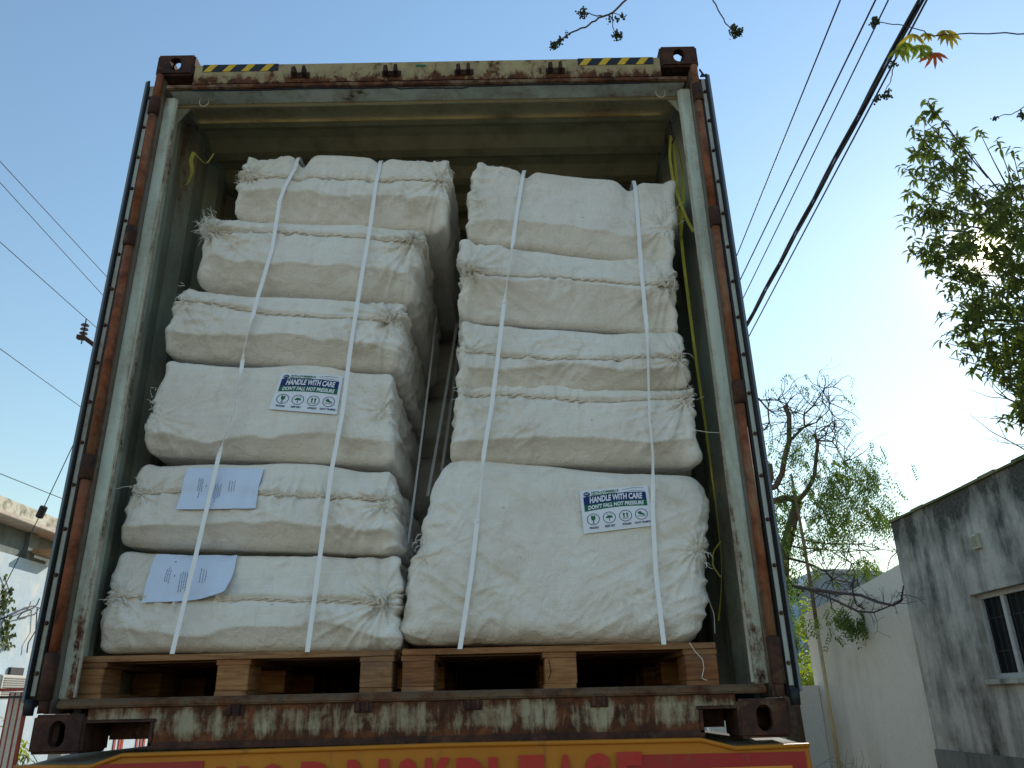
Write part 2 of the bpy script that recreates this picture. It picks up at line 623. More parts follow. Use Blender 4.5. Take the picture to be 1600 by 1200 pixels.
# slate blue building behind the low wall
bb = empty('blue_building', (13.0, 30.5, GZ), 'slate blue building with grey gable seen past the low wall', 'building')
a = at(1225, 932, 30)
b = at(1292, 905, 30)
c = at(1340, 905, 30)
m = MB()
m.poly([(9.0, 30, GZ), (17.5, 30, GZ), (17.5, 30, 4.25), (14.6, 30, 4.7), (12.9, 30, 4.75), (11.9, 30, 3.9), (9.0, 30, 3.75)], (0, 7, 0))
m.build('wall', M_BLUESLATE, bb)
m = MB()
m.poly([(11.7, 29.95, 3.85), (12.9, 29.95, 4.78), (14.7, 29.95, 4.72), (17.6, 29.95, 4.27), (17.6, 29.95, 4.42), (14.7, 29.95, 4.90), (12.8, 29.95, 4.95), (11.6, 29.95, 3.95)], (0, 7.2, 0))
m.build('roof', simple('grey_roof_sheet', (.40, .43, .45), .6), bb)
m = MB()
a = at(1246, 985, 29.7)
b = at(1272, 977, 29.7)
m.poly([a + (0, 0, -.12), b + (0, 0, -.12), b + (0, 0, .18), a + (0, 0, .18)], (0, .29, 0))
m.build('awning', simple('cream_awning', (.55, .45, .32), .7), bb)
m = MB()
q = at(1256, 1040, 29.9)
m.box(q[0] - .12, q[0] + .12, 29.9, 29.995, GZ, 4.0)
m.build('drain_pipe', simple('pale_blue_pipe', (.25, .38, .52), .6), bb)


# ---- left building (pale blue limewash, mossy parapet, sunk window band)
LX = -8.0
def lz(px, py): return atx(px, py, LX)
lb = empty('limewashed_building', (LX, 10, GZ), 'pale blue limewashed building with mossy sunlit parapet and ledge', 'building')
pt = lz(0, 762); pt2 = lz(87, 820); le = lz(0, 811); le2 = lz(85, 845); re_ = lz(0, 860); wb = lz(50, 877)
ztop = (pt[2] + pt2[2]) / 2
zled = (le[2] + le2[2]) / 2
zrec = (re_[2] + wb[2]) / 2
y0_, y1_ = 5.0, 19.0
m = MB()
m.box(LX - .25, LX + .02, y0_, y1_, zled + .07, ztop)
m.build('parapet', M_MOSSPARA, lb, bevel=.01)
m = MB()
m.box(LX - .2, LX + .30, y0_ - .1, y1_ + .1, zled, zled + .068)
m.build('ledge', simple('red_brown_ledge', (.50, .42, .35), .8, .2, 6), lb, bevel=.01)
m = MB()
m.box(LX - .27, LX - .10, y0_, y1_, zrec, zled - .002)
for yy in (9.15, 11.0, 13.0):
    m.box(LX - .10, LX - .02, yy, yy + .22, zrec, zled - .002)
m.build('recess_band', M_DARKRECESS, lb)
m = MB()
m.box(LX - .3, LX, y0_, y1_, GZ, zrec - .002)
m.box(LX - 8, LX - .3, y0_, y0_ + .25, GZ, ztop - .1)
m.box(LX - 8, LX - .3, y1_ - .25, y1_, GZ, ztop - .1)
m.box(LX - 8, LX - .3, y0_ + .25, y1_ - .25, ztop - .6, ztop - .4)
m.build('wall', M_BLUEWALL, lb)
q = lz(66, 866)
m = MB()
m.box(LX + .01, LX + .38, q[1] - .35, q[1] + .5, q[2] - .04, q[2] + .03)
m.build('window_shade', simple('orange_brown_slab', (.42, .25, .13), .8), lb, bevel=.006)
q = lz(19, 1049)
m = MB()
m.box(LX + .002, LX + .05, q[1] - .12, q[1] + .25, q[2] - .06, q[2] + .06)
m.build('vent', M_IRON, lb)

# air conditioner box on a bracket, on the left
q = atx(15, 1068, LX + .3)
ac = empty('air_conditioner', (LX + .3, q[1], q[2]), 'cream outdoor air conditioner box on the pale blue wall', 'air conditioner')
m = MB()
m.box(LX + .003, LX + .42, q[1] - .42, q[1] + .34, q[2] - .23, q[2] + .12)
m.build('casing', simple('cream_metal_case', (.58, .56, .50), .6, .06, 10), ac, bevel=.015)
m = MB()
for k in range(9):
    m.box(LX + .422, LX + .43, q[1] - .36, q[1] + .24, q[2] - .20 + k * .033, q[2] - .185 + k * .033)
m.build('grille', simple('grey_grille', (.22, .22, .21), .6), ac)

# red painted gate and rails, bottom left
ga = at(0, 1078, 4.6); gbp = at(40, 1079, 4.6)
gate = empty('metal_gate', (at(30, 1180, 4.6)[0], 4.6, GZ), 'red and white painted metal gate rails beside the left building', 'gate')
M_REDP = simple('faded_red_paint', (.34, .05, .035), .6, .3, 14)
M_WHP = simple('sunlit_white_paint', (.62, .56, .48), .7, .15, 14)
x_r = at(38, 1079, 4.6)[0]
m = MB()
m.box(x_r - 1.9, x_r + .02, 4.58, 4.61, ga[2] - .012, ga[2] + .012)
m.build('rail', M_REDP, gate)
m = MB()
m.box(x_r - 1.9, x_r + .02, 4.58, 4.61, ga[2] - .070, ga[2] - .052)
m.build('rail', M_IRON, gate)
for k, (mt, wd) in enumerate(((M_REDP, .028), (M_WHP, .035), (M_REDP, .022), (M_WHP, .05), (M_REDP, .03), (M_WHP, .04), (M_REDP, .025))):
    m = MB()
    xx = x_r + .02 - k * .042
    m.box(xx - wd / 2, xx + wd / 2, 4.62 + k * .03, 4.64 + k * .03, GZ, ga[2] - .02)
    m.build('picket', mt, gate)

for px in (178, 186, 190, 213, 219, 224):          # red painted strips on the limewash, glimpsed through the sill opening
    q = atx(px, 1160, LX)
    m = MB()
    m.box(LX + .002, LX + .02, q[1] - .045, q[1] + .045, GZ, .3)
    m.build('red_strip', M_REDP, lb)

# ================================================================== vegetation
def leaf_mat(name, c1, c2, c3, rough=.55):
    t = NT(name)
    v = t.mapping()
    c = t.ramp(t.noise(v, 2.2, 4, .6), [(.3, c1), (.5, c2), (.7, c3)])
    c = t.mix(t.ramp(t.noise(v, 22, 2), [(.4, 0.0), (.7, .5)]), c, c3)
    t.out(c, rough, .35)
    tr = t.n('ShaderNodeBsdfTranslucent')
    t.l(t.mix(1.0, c, (1.6, 1.9, .7), 'MULTIPLY'), tr.inputs[0])
    mx = t.n('ShaderNodeMixShader')
    mx.inputs[0].default_value = .42
    t.l(t.b.outputs[0], mx.inputs[1])
    t.l(tr.outputs[0], mx.inputs[2])
    o = t.t.nodes['Material Output']
    t.l(mx.outputs[0], o.inputs[0])
    return t.m


M_LEAF = leaf_mat('mango_leaf', (.040, .058, .018), (.068, .088, .026), (.125, .132, .045))
M_FERN = leaf_mat('small_green_leaflet', (.055, .10, .02), (.085, .13, .03), (.12, .15, .03))
M_BUSH = leaf_mat('yellow_green_bush_leaf', (.16, .20, .02), (.24, .26, .03), (.30, .30, .05))
M_YLEAF = leaf_mat('golden_leaf', (.20, .17, .02), (.26, .19, .03), (.30, .15, .03))
M_GLEAF = leaf_mat('olive_leaf', (.12, .15, .02), (.17, .19, .025), (.22, .20, .03))
M_RLEAF = leaf_mat('red_leaf', (.28, .03, .015), (.34, .045, .02), (.38, .09, .03))
M_BARK = simple('grey_brown_bark', (.12, .09, .065), .9, .4, 14, bump=.6)
M_TWIG = simple('dark_twig', (.07, .055, .05), .9, .3, 20)
M_FRUIT = simple('dark_green_buds', (.045, .060, .03), .8, .4, 50)


def leaf_geo(c, d, n, L, W, fold=.25, droop=.25):
    """one leaf: 8 vertices, 6 faces, folded on its rib and drooping"""
    d = d / np.linalg.norm(d)
    s = np.cross(d, n)
    s /= (np.linalg.norm(s) + 1e-9)
    n = np.cross(s, d)
    V = []
    for t, wv in ((0, 0), (.3, .42), (.65, .40), (1, 0)):
        p = c + d * L * t - n * L * droop * t * t
        if wv == 0: V.append(p)
        else:
            V += [p - s * W * wv + n * W * fold, p, p + s * W * wv + n * W * fold]
    return V, [(0, 2, 1), (0, 3, 2), (1, 2, 5, 4), (2, 3, 6, 5), (4, 5, 7), (5, 6, 7)]


def whorl(mb_or_list, c, axis, n, L, W, rg, spread=1.0, obj=None, droop=.35):
    axis = axis / np.linalg.norm(axis)
    a = np.cross(axis, [0.3, .5, .8]); a /= np.linalg.norm(a)
    b = np.cross(axis, a)
    for k in range(n):
        ph = 2 * math.pi * (k / n) + rg.uniform(-.3, .3)
        d = axis * rg.uniform(.15, .9) + (a * math.cos(ph) + b * math.sin(ph)) * spread + np.array([0, 0, -rg.uniform(.1, .9)])
        V, F = leaf_geo(np.array(c) + axis * rg.uniform(-.16, .10), d, axis + np.array([0, 0, .6]), L * rg.uniform(.7, 1.15), W * rg.uniform(.8, 1.15), droop=droop * rg.uniform(.5, 1.6))
        if obj is None: mb_or_list.raw(V, F)
        else:
            q = MB()
            q.raw(V, F)
            obj(q)


def grow(m, p, d, L, r, rg, depth, tips, curl=.35, up=.0, seg=5, kids=(2, 4)):
    """a twig that wanders, thins and forks"""
    p = np.array(p, float)
    d = np.array(d, float) / np.linalg.norm(d)
    pts = [p.copy()]
    for i in range(seg):
        d = d + np.array([rg.gauss(0, curl) for _ in range(3)]) * .5 + np.array([0, 0, up])
        d /= np.linalg.norm(d)
        p = p + d * L / seg
        pts.append(p.copy())
    rr = [max(.0025, r * (1 - .75 * i / seg)) for i in range(seg + 1)]
    m.tube(pts, rr, 5 if r < .02 else 7, cap=False)
    tips.append((p.copy(), d.copy()))
    if depth > 0:
        for k in range(rg.randint(*kids)):
            i = rg.randint(1, seg)
            dd = d + np.array([rg.gauss(0, .8), rg.gauss(0, .8), rg.gauss(0, .6)])
            grow(m, pts[i], dd, L * rg.uniform(.45, .8), rr[i] * .7, rg, depth - 1, tips, curl, up, seg, kids)


# ---- big mango-like tree at the right edge, the sun behind it
def big_tree():
    rg = random.Random(11)
    TY = 9.6
    t = empty('leafy_tree', (10.3, 9.9, GZ), 'large dense leafy tree at the right with the low sun shining through', 'tree')
    m = MB()
    base = np.array([10.3, 9.9, GZ])
    top = np.array([10.1, 9.8, 5.5])
    m.tube([base, base + (0.05, 0, 1.5), base + (-.05, 0, 3.5), base + (.0, 0, 5.2), top], [.30, .25, .21, .17, .12], 12)
    tips = []
    for k in range(12):
        an = k * 2.4
        st = base + np.array([0, 0, 3.6 + k * .22])
        grow(m, st, (math.cos(an), math.sin(an), .5), 1.5, .07, rg, 2, tips, .25, .05, 5, (2, 3))
    m.build('trunk', M_BARK, t, True)
    # silhouette points of the crown in the photograph, each at its own depth
    sil = [(1450, 158, 9.3), (1428, 205, 9.3), (1475, 190, 9.6), (1530, 205, 9.9), (1500, 215, 9.5), (1582, 235, 9.4), (1412, 262, 9.4), (1560, 225, 9.6),
           (1418, 300, 9.6), (1430, 330, 9.2), (1413, 345, 9.5), (1428, 375, 9.3), (1420, 390, 9.6), (1445, 410, 9.4), (1462, 430, 9.5),
           (1485, 445, 9.8), (1492, 470, 9.4), (1470, 490, 9.6), (1490, 520, 9.3), (1475, 535, 9.5), (1500, 550, 9.6), (1520, 575, 9.5),
           (1545, 590, 9.2), (1575, 600, 9.6), (1600, 610, 9.3), (1572, 655, 9.1), (1590, 650, 9.3), (1615, 665, 9.3), (1450, 235, 9.5), (1440, 180, 9.4)]
    parts = []
    for (px, py, Y) in sil:
        c = at(px, py, Y)
        whorl(None, c, np.array([rg.uniform(-.5, .2), rg.uniform(-.4, .3), .7]), 9, .18, .062, rg, 1.0,
              obj=lambda q: q.build('leaf', M_LEAF, t, fix=False), droop=.5)
    # inside of the crown
    cr = MB()
    cx, cz = 1640, 415
    n = 0
    tries = 0
    while n < 2300 and tries < 90000:
        tries += 1
        px = rg.uniform(1405, 2100)
        py = rg.uniform(150, 700)
        # outline left limit as a function of height in the photograph
        lim = np.interp(py, [150, 190, 235, 260, 330, 400, 440, 500, 560, 610, 660, 700], [1440, 1425, 1415, 1412, 1420, 1432, 1478, 1484, 1505, 1570, 1580, 1620])
        topl = np.interp(px, [1405, 1450, 1500, 1530, 1560, 1600, 1700, 1800, 1950, 2100], [260, 160, 215, 300, 255, 250, 150, 110, 180, 330])
        botl = np.interp(px, [1405, 1470, 1500, 1550, 1600, 1700, 1900, 2100], [400, 540, 560, 600, 680, 730, 700, 560])
        if px < lim + rg.uniform(0, 22) or py < topl + rg.uniform(0, 15) or py > botl: continue
        # thinner foliage towards the outline
        e = min(px - lim, (py - topl) * 1.1, (botl - py) * 1.2)
        if e < 40 and rg.random() > .45 + e / 80: continue
        if (px - 1535) ** 2 + (py - 395) ** 2 < 13 ** 2: continue
        hw = 2.6 * math.sqrt(max(.05, 1 - ((px - 1760) / 420) ** 2))
        Y = 9.8 + rg.uniform(-1, 1) * min(hw, .35 + e * .014)
        c = at(px, py, Y)
        whorl(cr, c, np.array([rg.uniform(-.8, .8), rg.uniform(-.8, .8), rg.uniform(-.1, .9)]), 9, .185, .066, rg, 1.0, droop=.5)
        n += 1
    o = cr.build('crown', M_LEAF, t, fix=False)
    o['kind'] = 'stuff'
    for (px, py, Y) in sil + [(rg.uniform(1480, 1640), rg.uniform(260, 560), 9.6) for _ in range(26)]:
        tw = MB()
        c = at(px, py, Y)
        tgt = np.array([10.1, 9.8, min(c[2] - .3, 8.0)])
        d = tgt - c
        L = min(1.4, np.linalg.norm(d) * .6)
        d = d / np.linalg.norm(d)
        tw.tube([c, c + d * L * .5 + (0, 0, -.08), c + d * L], [.006, .010, .016], 5)
        tw.build('twig', M_TWIG, t, fix=False)
    for (px, py) in ((1520, 300), (1560, 420), (1540, 500), (1600, 340)):
        tw = MB()
        tw.tube([at(px, py, 9.7), (at(px, py, 9.7) + at(1720, 520, 9.8)) / 2 + (0, 0, .1), at(1720, 560, 9.8)], [.02, .035, .06], 7)
        tw.build('limb', M_BARK, t, True)


big_tree()


# ---- half bare tree behind the container's right door
def bare_tree():
    rg = random.Random(23)
    t = empty('half_bare_tree', (at(1225, 1010, 12.6)[0], 12.6, GZ), 'half bare tree with twisted dark branches and drooping green leaflets beside the container', 'tree')
    def P(lst, Y, dY=0): return [at(x, y, Y + dY * i) for i, (x, y) in enumerate(lst)]
    m = MB()
    tr = P([(1222, 1000), (1223, 930), (1224, 870), (1238, 815), (1247, 783)], 12.6)
    m.tube([np.array([tr[0][0], 12.6, GZ])] + tr, [.17, .13, .12, .11, .10, .09], 10)
    m.build('trunk', M_BARK, t, True)
    limbs = [([(1247, 783), (1262, 765), (1273, 742), (1275, 715), (1278, 695), (1273, 678)], .048, .03),
             ([(1247, 780), (1225, 778), (1200, 786), (1170, 800)], .07, .05),
             ([(1190, 768), (1212, 760), (1222, 740), (1226, 715), (1233, 690), (1233, 650), (1226, 634)], .06, .05),
             ([(1190, 790), (1205, 745), (1203, 725)], .07, .05),
             ([(1233, 690), (1248, 675), (1257, 667), (1256, 648), (1270, 635), (1288, 607), (1297, 630)], .03, .008),
             ([(1256, 668), (1275, 660), (1296, 640)], .02, .006),
             ([(1278, 688), (1300, 690), (1308, 700), (1318, 722)], .02, .006),
             ([(1273, 690), (1290, 680), (1295, 665), (1303, 658)], .018, .005),
             ([(1185, 622), (1200, 640), (1202, 660), (1195, 672)], .02, .014),
             ([(1185, 625), (1215, 625), (1230, 632), (1240, 645)], .016, .01),
             ([(1224, 870), (1262, 880), (1290, 893), (1300, 905), (1330, 910)], .028, .012),
             ([(1224, 850), (1250, 856), (1280, 858), (1325, 862)], .022, .008),
             ([(1222, 900), (1245, 918), (1290, 925), (1340, 930), (1372, 941)], .032, .016),
             ([(1228, 830), (1262, 845), (1290, 850), (1340, 850), (1375, 858), (1402, 862)], .02, .006),
             ([(1300, 862), (1330, 880), (1340, 905), (1345, 940)], .012, .006)]
    tips = []
    for pts, r0, r1 in limbs:
        L = P(pts, 12.5)
        q = MB()
        q.tube(L, list(np.linspace(r0, r1, len(L))), 8)
        for k in range(len(L) * 3):
            i = rg.randint(1, len(L) - 1)
            d = np.array([rg.gauss(0, .8), rg.gauss(0, .5), rg.gauss(0, .8)])
            grow(q, L[i], d, rg.uniform(.35, .9), .011, rg, 1, tips, .5, -.02, 5, (1, 3))
        q.build('branch', M_TWIG if r0 < .04 else M_BARK, t, True)
    # low branch reaching in front of the white wall
    lowp = [at(1372, 941, 12.4), at(1395, 945, 9.9), at(1410, 930, 8.8), at(1412, 912, 8.6)]
    L = [at(1240, 915, 12.3), at(1262, 920, 11.6), at(1300, 925, 10.6), at(1345, 930, 9.6), at(1372, 941, 9.0), at(1395, 946, 8.6), at(1408, 938, 8.4), at(1412, 915, 8.3)]
    q = MB()
    q.tube(L, list(np.linspace(.035, .010, len(L))), 7)
    L2 = [at(1262, 920, 11.6), at(1310, 940, 10.4), at(1340, 955, 9.6), at(1365, 957, 9.2), at(1395, 945, 8.7)]
    q.tube(L2, list(np.linspace(.025, .008, len(L2))), 6)
    L3 = [at(1335, 900, 9.9), at(1332, 925, 9.8), at(1338, 945, 9.6), at(1350, 952, 9.5)]
    q.tube(L3, [.014, .014, .012, .008], 6)
    L4 = [at(1295, 924, 10.7), at(1300, 950, 10.7), at(1312, 965, 10.6), at(1318, 985, 10.6)]
    q.tube(L4, [.012, .010, .008, .006], 6)
    for LL in (L, L2, L3):
        for i in range(1, len(LL)):
            for k in range(3):
                d = np.array([rg.gauss(0, .7), -abs(rg.gauss(0, .3)), rg.gauss(0, .7)])
                pp = LL[i - 1] + (LL[i] - LL[i - 1]) * rg.random()
                grow(q, pp, d, rg.uniform(.12, .3), .006, rg, 1, [], .5, 0, 4, (1, 2))
    q.build('low_branch', M_TWIG, t, True)
    # leaflets: drooping compound sprays
    lf = MB()
    zones = [(1312, 750, 52, 42, 66), (1335, 775, 50, 52, 46), (1312, 818, 34, 34, 36), (1374, 802, 26, 24, 30), (1225, 800, 24, 40, 26), (1235, 690, 30, 40, 16), (1290, 780, 30, 40, 30), (1245, 740, 30, 40, 10), (1350, 730, 30, 22, 10),
             (1215, 880, 26, 60, 34), (1220, 935, 20, 40, 26), (1262, 830, 30, 40, 20), (1240, 990, 14, 22, 10), (1352, 880, 18, 12, 14), (1268, 890, 8, 14, 4), (1360, 745, 25, 18, 8), (1255, 700, 30, 40, 8)]
    def spray(c, n, L):
        d = np.array([rg.gauss(0, .4), rg.gauss(0, .4), -rg.uniform(.3, 1)])
        d /= np.linalg.norm(d)
        for k in range(n):
            p = c + d * L * k / n + np.array([0, 0, -.2 * L * (k / n) ** 2])
            for s in (-1, 1):
                e = np.cross(d, [0.2, 1, .1]) * s + d * .6 + np.array([0, rg.gauss(0, .3), -.2])
                V, F = leaf_geo(p, e, np.array([0, -.5, .8]), .062 * rg.uniform(.7, 1.2), .034, fold=.1)
                lf.raw(V, F)
    for (x, y, sx, sy, n) in zones:
        for _ in range(int(n * 2.6)):
            c = at(x + rg.gauss(0, sx * .55), y + rg.gauss(0, sy * .55), 12.4 + rg.gauss(0, .4))
            spray(c, rg.randint(4, 8), rg.uniform(.22, .42))
    for _ in range(60):
        c = at(1322 + rg.gauss(0, 20), 965 + rg.gauss(0, 13), 10.55 + rg.gauss(0, .12))
        spray(c, rg.randint(4, 7), rg.uniform(.15, .30))
    for _ in range(8):
        spray(at(1352 + rg.gauss(0, 3), 975 + rg.gauss(0, 12), 10.5), 6, .25)
    for p, d in tips:
        if rg.random() < .28: spray(p, 4, .2)
    o = lf.build('foliage', M_FERN, t, fix=False)
    o['kind'] = 'stuff'


bare_tree()


# ---- bush behind the low wall
def bush(name, loc, size, n, L, mat, label, cat='bush', seed=3, stems=6):
    rg = random.Random(seed)
    t = empty(name, loc, label, cat)
    loc = np.array(loc)
    m = MB()
    for k in range(stems):
        e = loc + np.array([rg.uniform(-.5, .5) * size[0], rg.uniform(-.5, .5) * size[1], size[2] * .75])
        m.tube([loc, (loc + e) / 2 + (rg.gauss(0, .05), 0, .05), e], [.02, .014, .006], 5)
    m.build('stem', M_TWIG, t, True)
    f = MB()
    for _ in range(n):
        v = np.array([rg.gauss(0, 1) for _ in range(3)])
        v /= np.linalg.norm(v)
        v *= rg.uniform(.45, 1.0)
        c = loc + np.array([v[0] * size[0] * .5, v[1] * size[1] * .5, size[2] * .5 + v[2] * size[2] * .5])
        whorl(f, c, v + (0, 0, .3), 6, L, L * .4, rg)
    o = f.build('foliage', mat, t, fix=False)
    o['kind'] = 'stuff'
    return t


q = at(1258, 1055, 17.5)
bush('bush', (q[0], 17.5, GZ), (2.0, 1.8, 2.55), 420, .17, M_BUSH, 'sunlit yellow-green bush behind the low white wall')
q = at(1262, 985, 22)
bush('sapling', (q[0], 22, GZ), (.9, .8, 4.6), 90, .2, M_BUSH, 'slender yellow-leaved sapling before the slate blue building', 'tree', 5, 2)
rgw = random.Random(9)
wd_ = MB()
for k in range(30):
    q = at(1262 + rgw.uniform(0, 105), 1195 + rgw.uniform(-4, 26), 10.4)
    grow(wd_, (q[0], 10.4 + rgw.uniform(-.2, .2), q[2] - .5), (rgw.gauss(0, .3), 0, 1), rgw.uniform(.4, .7), .006, rgw, 1, [], .35, .05, 5, (1, 3))
tag(wd_.build('dry_weeds', simple('straw_weed', (.20, .16, .10), .9), None, True), 'dry brown weeds growing along the foot of the white wall', 'weeds', kind='stuff')
q = at(16, 1110, 6.5)
bush('roadside_shrub', (q[0], 6.5, GZ), (.8, .8, 1.5), 140, .09, M_BUSH, 'yellow-green shrub behind the red gate rail at the left', 'shrub', 8)

# creeper on the left wall
rg = random.Random(31)
cl = MB()
def cre(px, py): return atx(px, py, LX + .03)
pts = [cre(2, 1010), cre(8, 975), cre(4, 945), cre(14, 922), cre(6, 900)]
cl.tube(pts, .008, 5)
for p_ in pts + [cre(rg.uniform(0, 20), rg.uniform(918, 1010)) for _ in range(36)]:
    for k in range(3):
        V, F = leaf_geo(np.array(p_), np.array([.3, rg.gauss(0, .6), rg.gauss(0, .6)]), np.array([1, 0, .3]), .09, .06)
        cl.raw(V, F)
tag(cl.build('creeper', M_LEAF, None, fix=False), 'thin dark creeper climbing the pale blue wall', 'creeper', kind='stuff')


# ---- overhead twigs with bud clusters, hanging from a tree above the camera
def bud_cluster(m, c, R_, n, rg, stalk):
    c = np.array(c)
    for k in range(n):
        v = np.array([rg.gauss(0, 1) for _ in range(3)])
        v /= np.linalg.norm(v)
        p = c + v * R_ * rg.uniform(.3, 1)
        stalk.tube([c, p], [.003, .002], 4, cap=False)
        for j in range(3):
            e = p + np.array([rg.gauss(0, .010) for _ in range(3)])
            s = rg.uniform(.006, .012)
            V = [e + (s, 0, 0), e + (-s, 0, 0), e + (0, s, 0), e + (0, -s, 0), e + (0, 0, s * 1.3), e + (0, 0, -s * 1.3)]
            m.raw(V, [(0, 2, 4), (2, 1, 4), (1, 3, 4), (3, 0, 4), (2, 0, 5), (1, 2, 5), (3, 1, 5), (0, 3, 5)])


def twig_obj(label, Y, paths, buds, seed):
    rg = random.Random(seed)
    P0 = at(*paths[0][0][0], Y)
    t = empty('overhanging_branch', tuple(P0), label, 'branch')
    st = MB()
    for pts, r0, r1 in paths:
        L = [at(x, y, Y) for x, y in pts]
        LL = []
        for i in range(len(L) - 1):
            for k in range(4):
                LL.append(L[i] + (L[i + 1] - L[i]) * k / 4 + np.array([rg.gauss(0, .003) for _ in range(3)]))
        LL.append(L[-1])
        st.tube(LL, list(np.linspace(r0, r1, len(LL))), 6)
    for (x, y, rp, n) in buds:
        bm_ = MB()
        bud_cluster(bm_, at(x, y, Y), rp * .0048, n, rg, st)
        bm_.build('bud_cluster', M_FRUIT, t, fix=False)
    st.build('twig', M_TWIG, t, True)
    return t


twig_obj('forked bare twig with three clusters of buds above the container roof', 2.5,
         [([(1130, -260), (1040, -100), (978, 0), (957, 20), (935, 28), (915, 42), (890, 52), (872, 68)], .011, .006),
          ([(942, 25), (930, 24), (918, 20), (912, 20)], .006, .003), ([(957, 20), (957, 42), (963, 54)], .005, .003),
          ([(957, 20), (966, 23), (974, 26)], .004, .002)],
         [(866, 71, 9, 26), (876, 66, 8, 12), (911, 21, 10, 28), (964, 55, 9, 26), (973, 26, 6, 8), (952, 30, 6, 6), (963, 30, 5, 5), (884, 58, 8, 6)], 1)
twig_obj('single hanging twig ending in a bud cluster, above the right corner casting', 2.5,
         [([(1040, -260), (1085, -90), (1115, 0), (1130, 30), (1143, 45), (1148, 50)], .007, .004)], [(1150, 51, 13, 44), (1146, 40, 5, 5)], 2)
yb_ = twig_obj('long bare twig with yellow and red leaves crossing the overhead cables', 2.5,
               [([(1950, 40), (1680, 54), (1600, 53), (1560, 52), (1500, 53), (1455, 56), (1430, 44), (1395, 38), (1368, 35)], .007, .004)],
               [(1366, 35, 9, 34)], 3)
rg = random.Random(77)
def rosette(px, py, mat, n, L, W, droop):
    c = at(px, py, 2.5)
    for k in range(n):
        ph = math.pi * (.55 + (k / max(1, n - 1)) * 1.0) * 1.0 - math.pi * .55
        an = R(-142 + 104 * k / max(1, n - 1)) + rg.uniform(-.12, .12)
        d = RT * math.cos(an) + np.array([0, 0, 1]) * math.sin(an) + FW * rg.uniform(-.3, .3)
        V, F = leaf_geo(c, d, -FW + RT * rg.uniform(-.4, .4), L * rg.uniform(.7, 1.1), W * .72, fold=.2, droop=.1)
        q = MB()
        q.raw(V, F)
        q.build('leaf', mat, yb_, fix=False)
for (x, y, mt, n, L, W) in ((1415, 66, M_GLEAF, 6, .19, .055), (1438, 70, M_GLEAF, 6, .17, .055), (1425, 52, M_YLEAF, 5, .16, .05), (1448, 52, M_YLEAF, 5, .12, .045), (1476, 47, M_YLEAF, 6, .16, .05),
                            (1484, 55, M_YLEAF, 5, .13, .045), (1459, 82, M_RLEAF, 5, .15, .05), (1402, 78, M_GLEAF, 4, .15, .05), (1444, 82, M_GLEAF, 3, .12, .045)):
    rosette(x, y, mt, n, L, W, .1)
twig_obj('short twig with small buds beside the thick twisted cable', 2.5, [([(1398, 98), (1394, 112), (1390, 130), (1382, 145)], .005, .003)],
         [(1395, 102, 6, 10), (1385, 150, 6, 14), (1372, 154, 7, 14), (1388, 143, 4, 5)], 4)
twig_obj('twig with round buds entering at the right edge above the leafy tree', 3.0, [([(1850, 60), (1660, 150), (1600, 168), (1580, 178), (1565, 180), (1553, 184)], .006, .003)],
         [(1554, 185, 4, 6), (1600, 180, 9, 22)], 5)


# ---- overhead cables
def cable(p, q, r, mat, ext0=1.5, ext1=5.0, sag=.15, label='', twist=None):
    p, q = np.array(p), np.array(q)
    a, b = p - (q - p) * ext0, q + (q - p) * ext1
    pts = []
    N = 44
    for i in range(N + 1):
        s = i / N
        x = a + (b - a) * s
        pts.append(x)
    m = MB()
    if twist is None: m.tube(pts, r, 6)
    else:
        for ph in (0, 2.1, 4.2):
            d = (b - a) / np.linalg.norm(b - a)
            u = np.cross(d, [0, 0, 1]); u /= np.linalg.norm(u); v = np.cross(d, u)
            pp = []
            M_ = 520
            for i in range(M_ + 1):
                s = i / M_
                w_ = ph + s * np.linalg.norm(b - a) * 2 * math.pi / twist
                pp.append(a + (b - a) * s + (u * math.cos(w_) + v * math.sin(w_)) * r * .9)
            m.tube(pp, r * .72, 6)
    o = m.build('overhead_cable', mat, None, True)
    return tag(o, label, 'cable', 'overhead cables')


M_CABLE = simple('black_cable', (.035, .037, .05), .6)
cable(atz(1313, 0, 7.2), atz(1155, 390, 7.2), .010, M_CABLE, label='leftmost thin cable of the bundle rising at the right of the container')
cable(atz(1368, 0, 6.9), atz(1160, 430, 6.9), .011, M_CABLE, label='second thin cable from the left in the right-hand set of wires')
cable(atz(1388, 0, 6.7), atz(1163, 462, 6.7), .009, M_CABLE, label='third cable from the left, just left of the thick twisted one')
cable(atz(1438, 0, 6.4), atz(1171, 500, 6.4), .024, M_CABLE, label='thick twisted black cable, the heaviest of the right-hand wires', twist=5.0)
cable(atz(1448, 0, 6.2), atz(1173, 520, 6.2), .011, M_CABLE, label='rightmost thin cable running close along the thick twisted one')
cable(atz(0, 252, 7.0), atz(160, 425, 7.0), .006, M_CABLE, 4, 4, label='topmost thin wire at the left edge of the sky')
cable(atz(0, 285, 7.0), atz(155, 455, 7.0), .006, M_CABLE, 4, 4, label='second wire from the top at the left')
cable(atz(0, 378, 7.0), atz(135, 498, 7.0), .007, M_CABLE, 4, 4, label='wire at the left that reaches the ribbed insulator')
cable(atz(0, 545, 5.6), atz(125, 635, 5.6), .006, M_CABLE, 4, 4, label='wire sloping down at the left below the insulator')
cable(atz(0, 740, 3.9), atz(92, 777, 3.9), .007, M_CABLE, 4, 4, label='lowest near-level wire over the left building')
